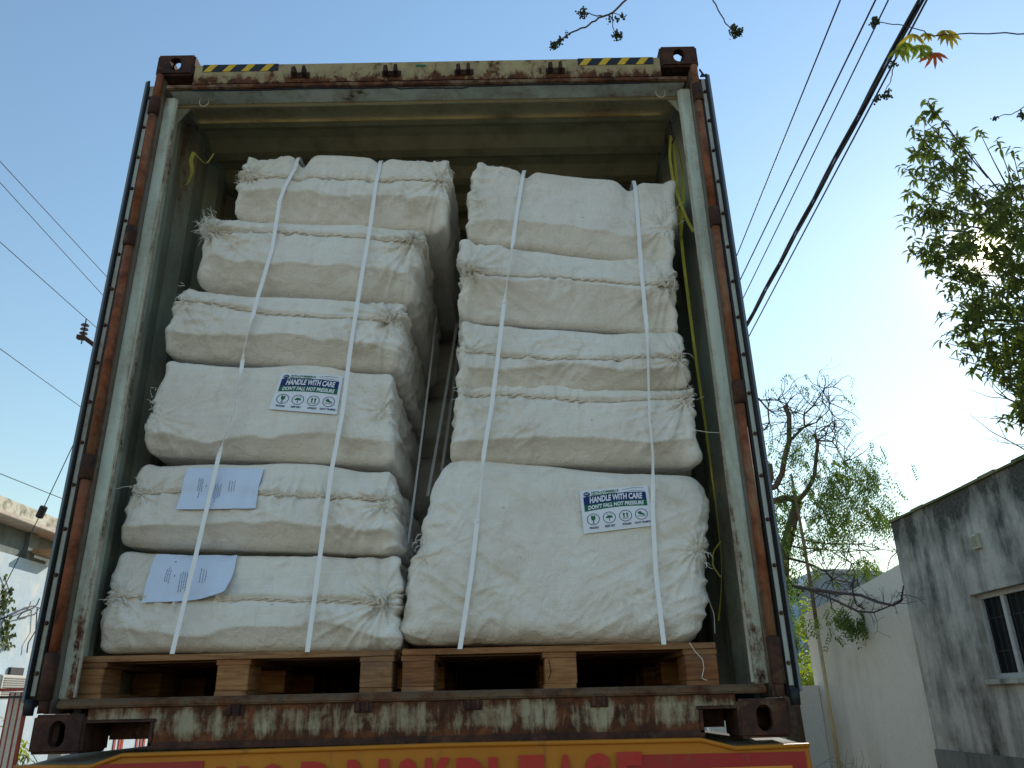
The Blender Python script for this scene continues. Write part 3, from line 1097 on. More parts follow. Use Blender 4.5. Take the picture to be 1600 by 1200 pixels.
# insulator on its arm and pole
ip = atz(135, 498, 7.0)
ins = empty('power_pole', (ip[0] + .9, ip[1], GZ), 'power pole behind the container whose rusty arm holds a ribbed insulator', 'power pole')
m = MB()
m.box(ip[0] + .8, ip[0] + 1.0, ip[1] - .1, ip[1] + .1, GZ, ip[2] - .25)
m.build('mast', simple('concrete_mast', (.30, .29, .27), .9), ins)
m = MB()
m.poly([(ip[0] - .10, ip[1] - .04, ip[2] - .42), (ip[0] - .10, ip[1] - .04, ip[2] - .34), (ip[0] + .05, ip[1] - .04, ip[2] - .36), (ip[0] + .8, ip[1] - .04, ip[2] - .93), (ip[0] + .8, ip[1] - .04, ip[2] - 1.03), (ip[0] + .03, ip[1] - .04, ip[2] - .44)], (0, .08, 0))
m.build('arm', M_RUST, ins)
io = MB()
io.tube([(ip[0], ip[1], ip[2] - .52), (ip[0], ip[1], ip[2])], .012, 8)
io.build('pin', M_IRON, ins)
for k in range(3):
    io = MB()
    z = ip[2] - .12 - k * .085
    io.tube([(ip[0], ip[1], z - .02), (ip[0], ip[1], z), (ip[0], ip[1], z + .012)], [.075, .06, .02], 14)
    io.build('insulator_disc', simple('brown_porcelain', (.07, .035, .03), .3), ins)
# service drop with a black connector box
d0, d1, d2 = atx(112, 700, -6.0), atx(65, 800, -6.4), atx(0, 930, -6.8)
sv = empty('service_cable', tuple(d1), 'thin slanting service cable with a black connector box by the parapet', 'cable')
m = MB()
m.tube([d0 + (d0 - d1) * 1.0, d0, d1, d2, d2 + (d2 - d1) * .4], .007, 6)
m.build('wire', M_CABLE, sv, True)
m = MB()
u_ = (d0 - d1) / np.linalg.norm(d0 - d1)
m.tube([d1 - u_ * .085, d1 + u_ * .085], .055, 10)
m.build('connector_box', M_IRON, sv, bevel=.008)
# loop of cable hanging on the left wall
m = MB()
LP = [(0, 968), (20, 960), (38, 950), (52, 947), (62, 950), (54, 960), (34, 965), (27, 966), (34, 958), (52, 950), (58, 944), (62, 935)]
m.tube([atx(x, y, LX + .06 + .01 * (i % 3)) for i, (x, y) in enumerate(LP)], .012, 6)
m.tube([atx(x, y, LX + .05) for x, y in [(58, 950), (56, 985), (44, 1005), (42, 1020)]], .010, 6)
tag(m.build('cable_loop', M_CABLE, None, True), 'slack black cable looped against the pale blue wall', 'cable')

# ================================================================== the lorry trailer (only its tail shows)
TRL = empty('truck_trailer', (0, 0, GZ), 'yellow-orange lorry trailer tail with red lettering under the container', 'trailer')


def paint_mat():
    t = NT('yellow_orange_enamel')
    v = t.mapping()
    c = t.ramp(t.noise(v, 3, 8, .6), [(.3, (.42, .145, .003)), (.7, (.52, .19, .005))])
    d = t.noise(t.mapping(scale=(1, 1, .25)), 9, 10, .72)
    c = t.mix(t.ramp(d, [(.60, 0.0), (.72, .75)]), c, (.09, .055, .03))
    e = t.noise(v, 3.3, 10, .75)
    c = t.mix(t.ramp(e, [(.60, 0.0), (.66, .8)]), c, (.14, .08, .05))
    t.bump(t.noise(v, 45, 5), .15, .002)
    return t.out(c, .48, .4)


M_YEL = paint_mat()


def worn_paint(name, col, faded, rough):
    t = NT(name)
    v = t.mapping()
    c = t.ramp(t.noise(v, 5, 10, .7), [(.3, col), (.75, faded)])
    c = t.mix(t.ramp(t.noise(t.mapping(scale=(1, 1, .3)), 13, 10, .75), [(.58, 0.0), (.70, .7)]), c, (.14, .085, .05))
    c = t.mix(t.ramp(t.noise(v, 60, 6, .7), [(.66, 0.0), (.70, .8)]), c, (.10, .06, .04))
    t.bump(t.noise(v, 40, 5), .15, .002)
    return t.out(c, rough, .35)


M_RED = worn_paint('red_letter_paint', (.50, .012, .010), (.40, .045, .030), .5)
M_REDR = worn_paint('red_reflector_panel', (.36, .010, .012), (.30, .035, .028), .42)
M_ORG = simple('orange_panel', (.62, .24, .03), .45, .12, 6)
M_BEDTOP = rusty('grey_bed_steel', (.30, .27, .22), .58, .72, vert=1, scale=4)  # grey base, unlike the yellow board, with sparse rust
FY = -.42                                     # front of the tail board; it sticks out behind the container
# profile of the board's upper edge as seen in the photograph, at Y = FY
prof = [(24, 1196), (142, 1195), (192, 1177), (360, 1172), (700, 1161), (1095, 1153), (1148, 1166), (1263, 1161)]
FY = -.08
PP = [at(x, y, FY) for x, y in prof]
m = MB()
low = -.52
pts = [(p[0], FY, p[2]) for p in PP] + [(PP[-1][0] + .03, FY, low), (PP[0][0] - .03, FY, low)]
m.poly(pts, (0, .05, 0))
m.build('tail_board', M_YEL, TRL, bevel=.006)
# folded top lip going back under the castings
m = MB()
for i in range(len(PP) - 1):
    a, b = PP[i], PP[i + 1]
    y1 = .30
    za, zb_ = min(a[2], .004) , min(b[2], .004)
    m.raw([(a[0], FY + .052, a[2] - .004), (b[0], FY + .052, b[2] - .004), (b[0], y1, -.006 if abs(b[0]) > .85 else b[2] - .004), (a[0], y1, -.006 if abs(a[0]) > .85 else a[2] - .004)], [(0, 1, 2, 3)])
m.build('top_lip', M_BEDTOP, TRL, fix=False)
# turned-over rim along the edge
m = MB()
m.tube([(p[0], FY - .004, p[2] - .006) for p in PP], .007, 8)
m.build('rim', M_YEL, TRL, True)
m = MB()
m.box(-1.2, -.9, .3, 12.3, -.30, -.012)
m.box(.9, 1.2, .3, 12.3, -.30, -.012)
for k in range(9):
    m.box(-.9, .9, 1.2 + k * 1.35, 1.3 + k * 1.35, -.28, -.16)
m.build('chassis_frame', M_RUST, TRL)
for yy in (1.6, 2.9, 4.2):
    for sx in (-1, 1):
        q = MB()
        q.tube([(sx * .82, yy, GZ + .5), (sx * .84, yy, GZ + .5), (sx * 1.10, yy, GZ + .5), (sx * 1.12, yy, GZ + .5)], [.44, .50, .50, .44], 32)
        wh = q.build('tyre', M_RUBBER, TRL, True)
        q = MB()
        q.tube([(sx * 1.08, yy, GZ + .5), (sx * 1.13, yy, GZ + .5)], [.27, .25], 24)
        q.build('rim_disc', M_YEL, wh, True)
# lettering
def text_geo(body, size, offset=0.0, shear=0.0, spacing=1.0):
    c = bpy.data.curves.new('t', 'FONT')
    c.body = body
    c.size = size
    c.offset = offset
    c.shear = shear
    c.space_character = spacing
    c.resolution_u = 3
    o = bpy.data.objects.new('t', c)
    COL.objects.link(o)
    dg = bpy.context.evaluated_depsgraph_get()
    me = bpy.data.meshes.new_from_object(o.evaluated_get(dg))
    V = np.array([v.co[:] for v in me.vertices])
    F = [tuple(p.vertices) for p in me.polygons]
    bpy.data.objects.remove(o)
    bpy.data.curves.remove(c)
    bpy.data.meshes.remove(me)
    return V, F


YL = FY - .0135
m = MB()
letters = [('H', 350, 376, 1198), ('O', 402, 450, 1193), ('R', 471, 531, 1190), ('N', 543, 608, 1187), ('O', 618, 655, 1184), ('K', 664, 707, 1184),
           ('P', 713, 755, 1184), ('L', 763, 800, 1183), ('E', 810, 851, 1180), ('A', 862, 905, 1179), ('S', 913, 954, 1177), ('E', 963, 1003, 1175)]
for ch, xa, xb, yt in letters:
    V, F = text_geo(ch, 1.0, .045)
    if ch == 'H': xa, xb = 338, 388
    A = at(xa, yt, YL)
    B = at(xb, yt, YL)
    mn, mx_ = V.min(0), V.max(0)
    hgt = .17 if ch != 'K' else .17
    x = A[0] + (V[:, 0] - mn[0]) / (mx_[0] - mn[0]) * (B[0] - A[0])
    z = A[2] + ((V[:, 1] - mx_[1]) / (mx_[1] - mn[1])) * hgt
    q = MB()
    q.raw(np.stack([x, np.full(len(x), YL), z], 1), F)
    q.build('letter', M_RED, TRL, fix=False)


def panel(name, px0, px1, pyt0, pyt1, h, mat, y, inset=None):
    a, b = at(px0, pyt0, y), at(px1, pyt1, y)
    q = MB()
    q.poly([a, b, b - (0, 0, h), a - (0, 0, h)], (0, .003, 0))
    return q.build(name, mat, TRL)


panel('red_panel', 28, 318, 1199, 1189, .26, M_REDR, FY - .006)
panel('red_panel', 978, 1258, 1180, 1174, .26, M_REDR, FY - .006)
panel('orange_panel', 1110, 1238, 1200, 1196, .18, M_ORG, FY - .0095)
panel('orange_panel', 50, 200, 1216, 1212, .18, M_ORG, FY - .0095)

# ================================================================== the container
CT = empty('shipping_container', (0, 0, 0), 'rusty grey-green shipping container with open doors, loaded with white bales', 'shipping container')
CL = 12.19
H = 2.896
W2 = 1.219


def casting(sx, y0, z0, up):
    """corner casting: hollow steel block with stadium holes in three faces"""
    x0, x1 = (W2 - .162, W2 + .008) if sx > 0 else (-W2 - .008, -W2 + .162)
    y1 = y0 + .178 if y0 < 1 else y0
    y0 = y0 - .010 if y0 < 1 else y0 - .178
    z1 = z0 + .118
    def bobj(mb):
        me = bpy.data.meshes.new('b')
        me.from_pydata(np.vstack(mb.v).tolist(), [], mb.f)
        o = bpy.data.objects.new('b', me)
        COL.objects.link(o)
        bm = bmesh.new(); bm.from_mesh(me); bmesh.ops.recalc_face_normals(bm, faces=bm.faces); bm.to_mesh(me); bm.free()
        return o
    b = MB(); b.box(x0, x1, y0, y1, z0, z1)
    ob = bobj(b)
    bm = bmesh.new(); bm.from_mesh(ob.data)
    bmesh.ops.bevel(bm, geom=list(bm.edges), offset=.009, segments=3, affect='EDGES', clamp_overlap=True)
    bm.to_mesh(ob.data); bm.free()
    t = .028
    c = MB(); c.box(x0 + t, x1 - t, y0 + t, y1 - t, z0 + t, z1 - t)
    cx, cy, cz = (x0 + x1) / 2, (y0 + y1) / 2, (z0 + z1) / 2
    cutters = [bobj(c)]
    def stadium(axis, c0, hw, hh, span):
        m = MB()
        pts = []
        for k in range(20):
            an = 2 * math.pi * k / 20
            u, v = math.cos(an) * hw, math.sin(an) * hw + (hh - hw) * (1 if math.sin(an) > 0 else -1)
            if axis == 'y': pts.append((c0[0] + u, span[0], c0[2] + v))
            elif axis == 'x': pts.append((span[0], c0[1] + u, c0[2] + v))
            else: pts.append((c0[0] + u, c0[1] + v, span[0]))
        d = span[1] - span[0]
        m.poly(pts, {'y': (0, d, 0), 'x': (d, 0, 0), 'z': (0, 0, d)}[axis])
        return bobj(m)
    yo = (y0 - .02, y0 + t + .01) if y0 < 1 else (y1 - t - .01, y1 + .02)
    cutters.append(stadium('y', (cx, cy, cz), .026, .040 if not up else .036, yo))
    xo = (x1 - t - .01, x1 + .02) if sx > 0 else (x0 - .02, x0 + t + .01)
    cutters.append(stadium('x', (cx, cy, cz), .030, .038, xo))
    zo = (z1 - t - .01, z1 + .02) if up else (z0 - .02, z0 + t + .01)
    cutters.append(stadium('z', (cx, cy, cz), .032, .062, zo))
    for k, cu in enumerate(cutters):
        md = ob.modifiers.new('m%d' % k, 'BOOLEAN')
        md.operation = 'DIFFERENCE'
        md.solver = 'EXACT'
        md.object = cu
    dg = bpy.context.evaluated_depsgraph_get()
    me = bpy.data.meshes.new_from_object(ob.evaluated_get(dg))
    for o in cutters + [ob]: bpy.data.objects.remove(o)
    me.materials.clear()
    me.name = 'corner_casting'
    return link('corner_casting', me, M_RUST, CT)


for sx in (-1, 1):
    casting(sx, 0, 0, False)
    casting(sx, 0, H - .118, True)
    casting(sx, CL, 0, False)
    casting(sx, CL, H - .118, True)

# header
m = MB()
m.box(-W2 + .163, W2 - .163, .0, .10, 2.725, 2.838)
m.build('door_header', M_HEAD, CT, bevel=.004)
m = MB()
m.box(-W2 + .05, W2 - .05, -.004, .012, 2.700, 2.723)
m.build('header_drip_lip', M_HEADLOW, CT, bevel=.004)
m = MB()
m.box(-W2 + .06, W2 - .06, .016, .10, 2.700, 2.7235)
m.build('header_soffit', M_JAMB, CT, bevel=.002)
m = MB()
m.box(-W2 + .06, W2 - .06, .101, .112, 2.690, 2.81)
m.build('header_rear_flange', M_CEIL, CT)
# header top plate reaching back to the roof
m = MB()
m.box(-W2 + .02, W2 - .02, .113, .40, 2.8285, 2.836)
m.box(-W2 + .02, W2 - .02, .113, .341, 2.812, 2.828)
m.build('roof_plate', M_CEIL, CT)
# worn rubber gasket hanging loose under the header
m = MB()
rg = random.Random(5)
pts = []
for i in range(60):
    x = -1.05 + i * .0345
    pts.append((x, .004 + rg.uniform(-.001, .001), 2.697 - .006 * abs(math.sin(i * .21)) - (.010 if 26 < i < 36 else 0)))
m.tube(pts, .0035, 5)
m.build('loose_gasket', M_RUBBER, CT, True)
# lock keepers on header and sill
def keeper(px, py, zc, up):
    x = at(px, py, 0)[0]
    q = MB()
    s = .62 if up else .42
    top = .020 if up else .012
    yo = .034 if up else .014
    for (a, b, hgt) in ((x - .042 * s - .008, x - .022 * s, top * .75), (x + .020 * s, x + .048 * s, top)):
        q.poly([(a, -.001, zc - .022), (b, -.001, zc - .022), (b - .002, -.001, zc + hgt * .8), (b - .005, -.001, zc + hgt), (a + .004, -.001, zc + hgt * .9), (a + .001, -.001, zc + hgt * .6)], (0, -yo, 0))
    q.box(x - .07 * s, x + .07 * s, -.006, -.001, zc - .026, zc + .006)
    return q.build('lock_keeper', M_RUST, CT, bevel=.005)


for px in (470, 612, 725, 868):
    keeper(px, 112, 2.775, True)
for px, py in ((368, 1104), (568, 1100), (740, 1097), (936, 1093)):
    keeper(px, py, .128, False)


# hazard tapes on the header: black ground with slanted yellow blocks, following the photograph
def decal(name, quad, mat, parent=CT, y=-.0015):
    q = MB()
    q.raw([(a, y, b) for a, b in quad], [tuple(range(len(quad)))])
    return q.build(name, mat, parent, fix=False)


M_HBLACK = simple('tape_black', (.02, .021, .028), .5, .3, 40)
M_HYEL = simple('tape_yellow', (.66, .43, .03), .5, .15, 40)
for (xa, xb, s) in ((at(317, 108, 0)[0], at(435, 107, 0)[0], 1), (at(903, 100, 0)[0], at(1021, 98, 0)[0], 1)):
    z0_, z1_ = 2.7955, 2.8365
    tp = decal('hazard_tape', [(xa, z0_), (xb, z0_), (xb, z1_), (xa, z1_)], M_HBLACK)
    n = 4
    st = (xb - xa) / n
    for k in range(n):
        a = xa + st * k + .004
        dlt = .030
        decal('yellow_stripe', [(a, z0_), (min(a + .034, xb), z0_), (min(a + .034 + dlt, xb), z1_), (min(a + dlt, xb), z1_)], M_HYEL, tp, -.0025)
gx_ = at(650, 108, 0)[0]
decal('green_sticker', [(gx_, 2.805), (gx_ + .042, 2.805), (gx_ + .046, 2.810), (gx_ + .042, 2.816), (gx_, 2.816)], simple('green_sticker_ink', (.01, .14, .09), .5))

# sill: C-section with notches beside the castings
xs = [(-W2 + .163, -.849), (-.849, .945), (.945, W2 - .163)]
zl = .018
m = MB()
m.box(xs[0][0], xs[0][1], .0, .012, .092, .132)
m.box(xs[1][0], xs[1][1], .0, .012, zl, .132)
m.box(xs[2][0], xs[2][1], .0, .012, .092, .132)
m.build('door_sill', M_SILL, CT)
m = MB()
m.box(xs[1][0], xs[1][1], -.004, .012, zl - .012, zl + .010)
m.box(xs[0][0], xs[0][1] + .02, -.004, -.001, .088, .099)
m.box(xs[0][1], xs[0][1] + .014, -.004, -.001, zl, .088)
m.box(xs[2][0] - .02, xs[2][1], -.004, -.001, .088, .099)
m.box(xs[2][0] - .014, xs[2][0], -.004, -.001, zl, .088)
m.build('sill_lower_flange', M_RUST, CT, bevel=.0015)
m = MB()
m.poly([(-W2 + .06, -.012, .138), (-W2 + .06, -.004, .133), (-W2 + .06, .12, .133), (-W2 + .06, .12, .163), (-W2 + .06, .01, .163), (-W2 + .06, -.010, .154)], (2 * W2 - .12, 0, 0))
m.build('sill_threshold', M_SILLTOP, CT, bevel=.003)
m = MB()
m.box(xs[1][0], xs[1][1], .10, .112, .02, .13)
m.box(xs[0][1], xs[0][1] + .01, .013, .10, .02, .13)
m.box(xs[2][0] - .01, xs[2][0], .013, .10, .02, .13)
m.box(-1.05, -.84, .16, .17, .034, .13)
m.box(.94, 1.05, .16, .17, .030, .13)
m.build('sill_rear_plate', M_RUST, CT)
# floor and cross members
m = MB()
m.box(-1.16, 1.16, .125, CL - .15, .135, .160)
m.build('floor', M_FLOOR, CT)
m = MB()
for k in range(38):
    yy = .35 + k * .31
    m.box(-1.17, 1.17, yy, yy + .045, .045, .133)
m.build('cross_members', M_RUST, CT)
for sx in (-1, 1):
    m = MB()
    a, b = sorted((sx * 1.17, sx * 1.21))
    m.box(a, b, .18, CL - .18, .04, .16)
    m.build('bottom_rail', M_OUTSIDE, CT)
    m = MB()
    a, b = sorted((sx * 1.17, sx * 1.217))
    m.box(a, b, .18, CL - .18, 2.78, 2.84)
    m.build('top_rail', M_INT, CT)

# corrugated side walls (thin folded sheet)
def corrugated(axis, lo, hi, a0, a1, base, depth, pitch, thick, mat, name, flip=1):
    """profile runs along Y from a0 to a1; sheet spans lo..hi in the other direction"""
    prof = []
    y = a0
    fl, sl_ = pitch * .25, pitch * .25
    prof.append((y, 0))
    y += fl * .5
    while y < a1 - pitch:
        prof += [(y, 0), (y + sl_, depth), (y + sl_ + fl, depth), (y + 2 * sl_ + fl, 0)]
        y += pitch
    prof.append((a1, 0))
    V = []
    for (yy, d) in prof:
        for e in (0, thick):
            for t in (lo, hi):
                V.append((base + flip * (d + e), yy, t) if axis == 'x' else (t, yy, base + flip * (d + e)))
    F = []
    for i in range(len(prof) - 1):
        a, b = i * 4, i * 4 + 4
        F += [(a, a + 1, b + 1, b), (a + 2, b + 2, b + 3, a + 3), (a, b, b + 2, a + 2), (a + 1, a + 3, b + 3, b + 1)]
    F += [(0, 2, 3, 1), ((len(prof) - 1) * 4, (len(prof) - 1) * 4 + 1, (len(prof) - 1) * 4 + 3, (len(prof) - 1) * 4 + 2)]
    q = MB()
    q.raw(V, F)
    return q.build(name, mat, CT, bevel=0)


corrugated('x', .16, 2.79, .165, CL - .15, -1.172, .036, .278, .003, M_INT, 'side_wall', -1)
corrugated('x', .16, 2.79, .165, CL - .15, 1.172, .036, .278, .003, M_INT, 'side_wall', 1)
corrugated('y', -1.17, 1.17, .342, CL - .12, 2.795, .036, .252, .003, M_CEIL, 'roof_sheet', 1)
m = MB()
m.box(-1.17, 1.17, CL - .12, CL - .10, .16, 2.83)
m.build('front_wall', M_INT, CT)
# side gussets under the roof near the header
for sx in (-1, 1):
    q = MB()
    q.poly([(sx * 1.168, .113, 2.812), (sx * 1.168, .113, 2.60), (sx * 1.10, .113, 2.70), (sx * 1.02, .113, 2.812)], (0, .012, 0))
    q.build('gusset', M_JAMB, CT)

# corner posts, built as bent sections: front edge, door rebate and inner face
for sx in (-1, 1):
    def bx_(a, b): return sorted((sx * a, sx * b))
    z0_, z1_ = .119, H - .119
    m = MB()
    a, b = bx_(1.137, 1.1855)
    m.box(a, b, .040, .052, z0_ + .045, 2.69)
    a, b = bx_(1.172, 1.1855)
    m.box(a, b, .052, .165, z0_ + .045, 2.69)
    m.build('post_inner_face', M_JAMB, CT, bevel=.003)
    m = MB()
    a, b = bx_(1.128, 1.1365)
    m.box(a, b, .042, .050, z0_ + .05, 2.68)
    m.build('jamb_edge', rusty('peeling_edge', (.50, .50, .42), .50, .58, vert=.1, scale=9) if sx < 0 else bpy.data.materials['peeling_edge'], CT)
    m = MB()
    a, b = bx_(1.186, 1.214)
    m.box(a, b, .012, .165, z0_, z1_)
    m.build('corner_post', M_POST, CT, bevel=.004)
    # rusty rounded hinge edge running up the post, in segments between hinge knuckles
    ks = [.245, .62, 1.17, 1.94, 2.60] if sx < 0 else [.245, .36, 1.18, 2.02, 2.62]
    ks = [.235, .95, 1.93, 2.60] if sx < 0 else [.235, 1.19, 1.97, 2.62]
    zprev = z0_ + .002
    for i, zk in enumerate(ks + [z1_ - .002]):
        q = MB()
        e = zk - (.048 if i < len(ks) else 0)
        q.tube([(sx * 1.203, -.004, zprev), (sx * 1.203, -.004, e)], .0165, 12)
        q.build('post_edge_rod', M_ROD if i else M_RUST, CT, True)
        if i < len(ks):
            q = MB()
            hh = .046 if i else .075
            q.tube([(sx * 1.204, -.006, zk - hh), (sx * 1.204, -.006, zk - hh + .004), (sx * 1.204, -.006, zk + hh - .004), (sx * 1.204, -.006, zk + hh)], [.018, .023, .023, .018], 14)
            q.box(*sorted((sx * 1.19, sx * 1.235)), .0, .012, zk - .03, zk + .03)
            q.build('hinge_knuckle', M_RUST, CT, True)
            zprev = zk + (.048 if i else .077)

# doors swung right round against the sides
for sx in (-1, 1):
    def bx_(a, b): return sorted((sx * a, sx * b))
    zb_, zt_ = (.145, 2.735) if sx < 0 else (.125, 2.72)
    lean = R(.35) if sx < 0 else R(-.2)
    Rm = np.array(Matrix.Rotation(lean, 3, 'Y'))
    pv = np.array([sx * 1.25, 0, .1])
    def rot(mb):
        for i in range(len(mb.v)): mb.v[i] = (mb.v[i] - pv) @ Rm.T + pv
        return mb
    m = MB()
    a, b = bx_(1.2305, 1.268)
    m.box(a, b, .012, 1.17, zb_, zt_)
    dr = rot(m).build('door', M_OUTSIDE, CT, bevel=.004)
    m = MB()
    a, b = bx_(1.264, 1.277)
    m.box(a, b, -.012, .011, zb_ + .01, zt_ + .004)
    m.box(*bx_(1.2685, 1.277), .0115, .05, zb_ + .01, zt_ + .002)
    rot(m).build('outer_edge', M_DOOREDGE, dr, bevel=.003)
    m = MB()
    m.tube([(sx * 1.2595, -.013, zb_ - .01), (sx * 1.2600, -.014, 1.3), (sx * 1.2595, -.013, zt_)], .0052, 8)
    m.tube([(sx * 1.2315, -.002, zb_ - .005), (sx * 1.2320, -.003, 1.3), (sx * 1.2315, -.002, zt_ - .02)], .0055, 8)
    rot(m).build('gasket', M_RUBBER, dr, True)
    m = MB()
    m.box(*bx_(1.2375, 1.2535), -.006, .011, zb_ + .03, zt_ - .02)
    rot(m).build('gasket_strip', M_STRIP, dr, bevel=.001)
    for k in range(16):
        q = MB()
        z = zb_ + .10 + k * .160
        q.tube([(sx * 1.2455, -.0145, z), (sx * 1.2455, -.006, z)], [.0062, .0075], 8)
        rot(q).build('rivet', M_RUST, dr)
    q = MB()
    q.tube([(sx * 1.250, -.004, zb_ - .03), (sx * 1.250, -.004, zb_ + .02)], [.016, .018], 10)
    rot(q).build('gasket_end', M_RUBBER, dr, True)
    q = MB()
    q.poly([(sx * 1.223, -.002, zt_ - .03), (sx * 1.231, -.002, zt_ - .03), (sx * 1.2265, -.002, zt_ + .07)], (0, .006, 0))
    if sx > 0:
        q.poly([(1.236, -.002, zt_), (1.262, -.002, zt_), (1.252, -.002, zt_ + .02), (1.240, -.002, zt_ + .045), (1.236, -.002, zt_ + .04), (1.246, -.002, zt_ + .02)], (0, .006, 0))
    rot(q).build('bent_flashing', M_RUBBER, dr)

# ================================================================== pallets
def make_pallet(x0, x1, y0, z0, label):
    t = empty('wooden_pallet', ((x0 + x1) / 2, y0, z0), label, 'pallet', 'wooden pallets under the bales')
    W_ = x1 - x0
    D_ = 1.12
    rg = random.Random(int(x0 * 100) + 500)
    for bx0 in (x0, (x0 + x1) / 2 - .055, x1 - .11):
        b = MB(); b.box(bx0, bx0 + .11, y0 + .004, y0 + D_, z0, z0 + .017)
        b.build('bottom_board', M_WOOD, t, bevel=.0015)
        b = MB(); b.box(bx0 - .004, bx0 + .114, y0 + .006, y0 + D_, z0 + .101, z0 + .119)
        b.build('stringer_board', M_WOOD, t, bevel=.0015)
        for by in (0, .48, .97):
            b = MB()
            j = rg.uniform(-.004, .004)
            b.box(bx0 + j, bx0 + .11 + j, y0 + by + .002 + abs(j), y0 + by + .145, z0 + .018, z0 + .100)
            b.build('block', M_WOOD, t, bevel=.002)
    for k in range(7):
        b = MB()
        ya = y0 + k * .17
        b.box(x0 - rg.uniform(0, .004), x1 + rg.uniform(0, .006), ya, ya + .10, z0 + .120, z0 + .140)
        b.build('top_board', M_WOOD, t, bevel=.0015)
    return t


FZ = .162
PL = make_pallet(-1.185, -.085, .10, FZ, 'wooden pallet under the left stack of bales, at the door')
PR = make_pallet(-.052, 1.035, .10, FZ, 'wooden pallet with cracked middle block under the right stack, at the door')
for (src, dx, lab) in ((PL, 0, 'shadowed pallet behind the left front one'), (PR, 0.0, 'shadowed pallet behind the right front one')):
    c = copy_tree(src, None, (dx, 1.2, 0))
    c['label'] = lab
# growth ring stain on a block end, cracked block
q = MB()
q.tube([at(858, 1040, .098) + (0, 0, .02), at(861, 1050, .098), at(857, 1062, .098)], .0016, 4)
q.build('crack', M_RUST, PR)

# ================================================================== bales
ALLV = []


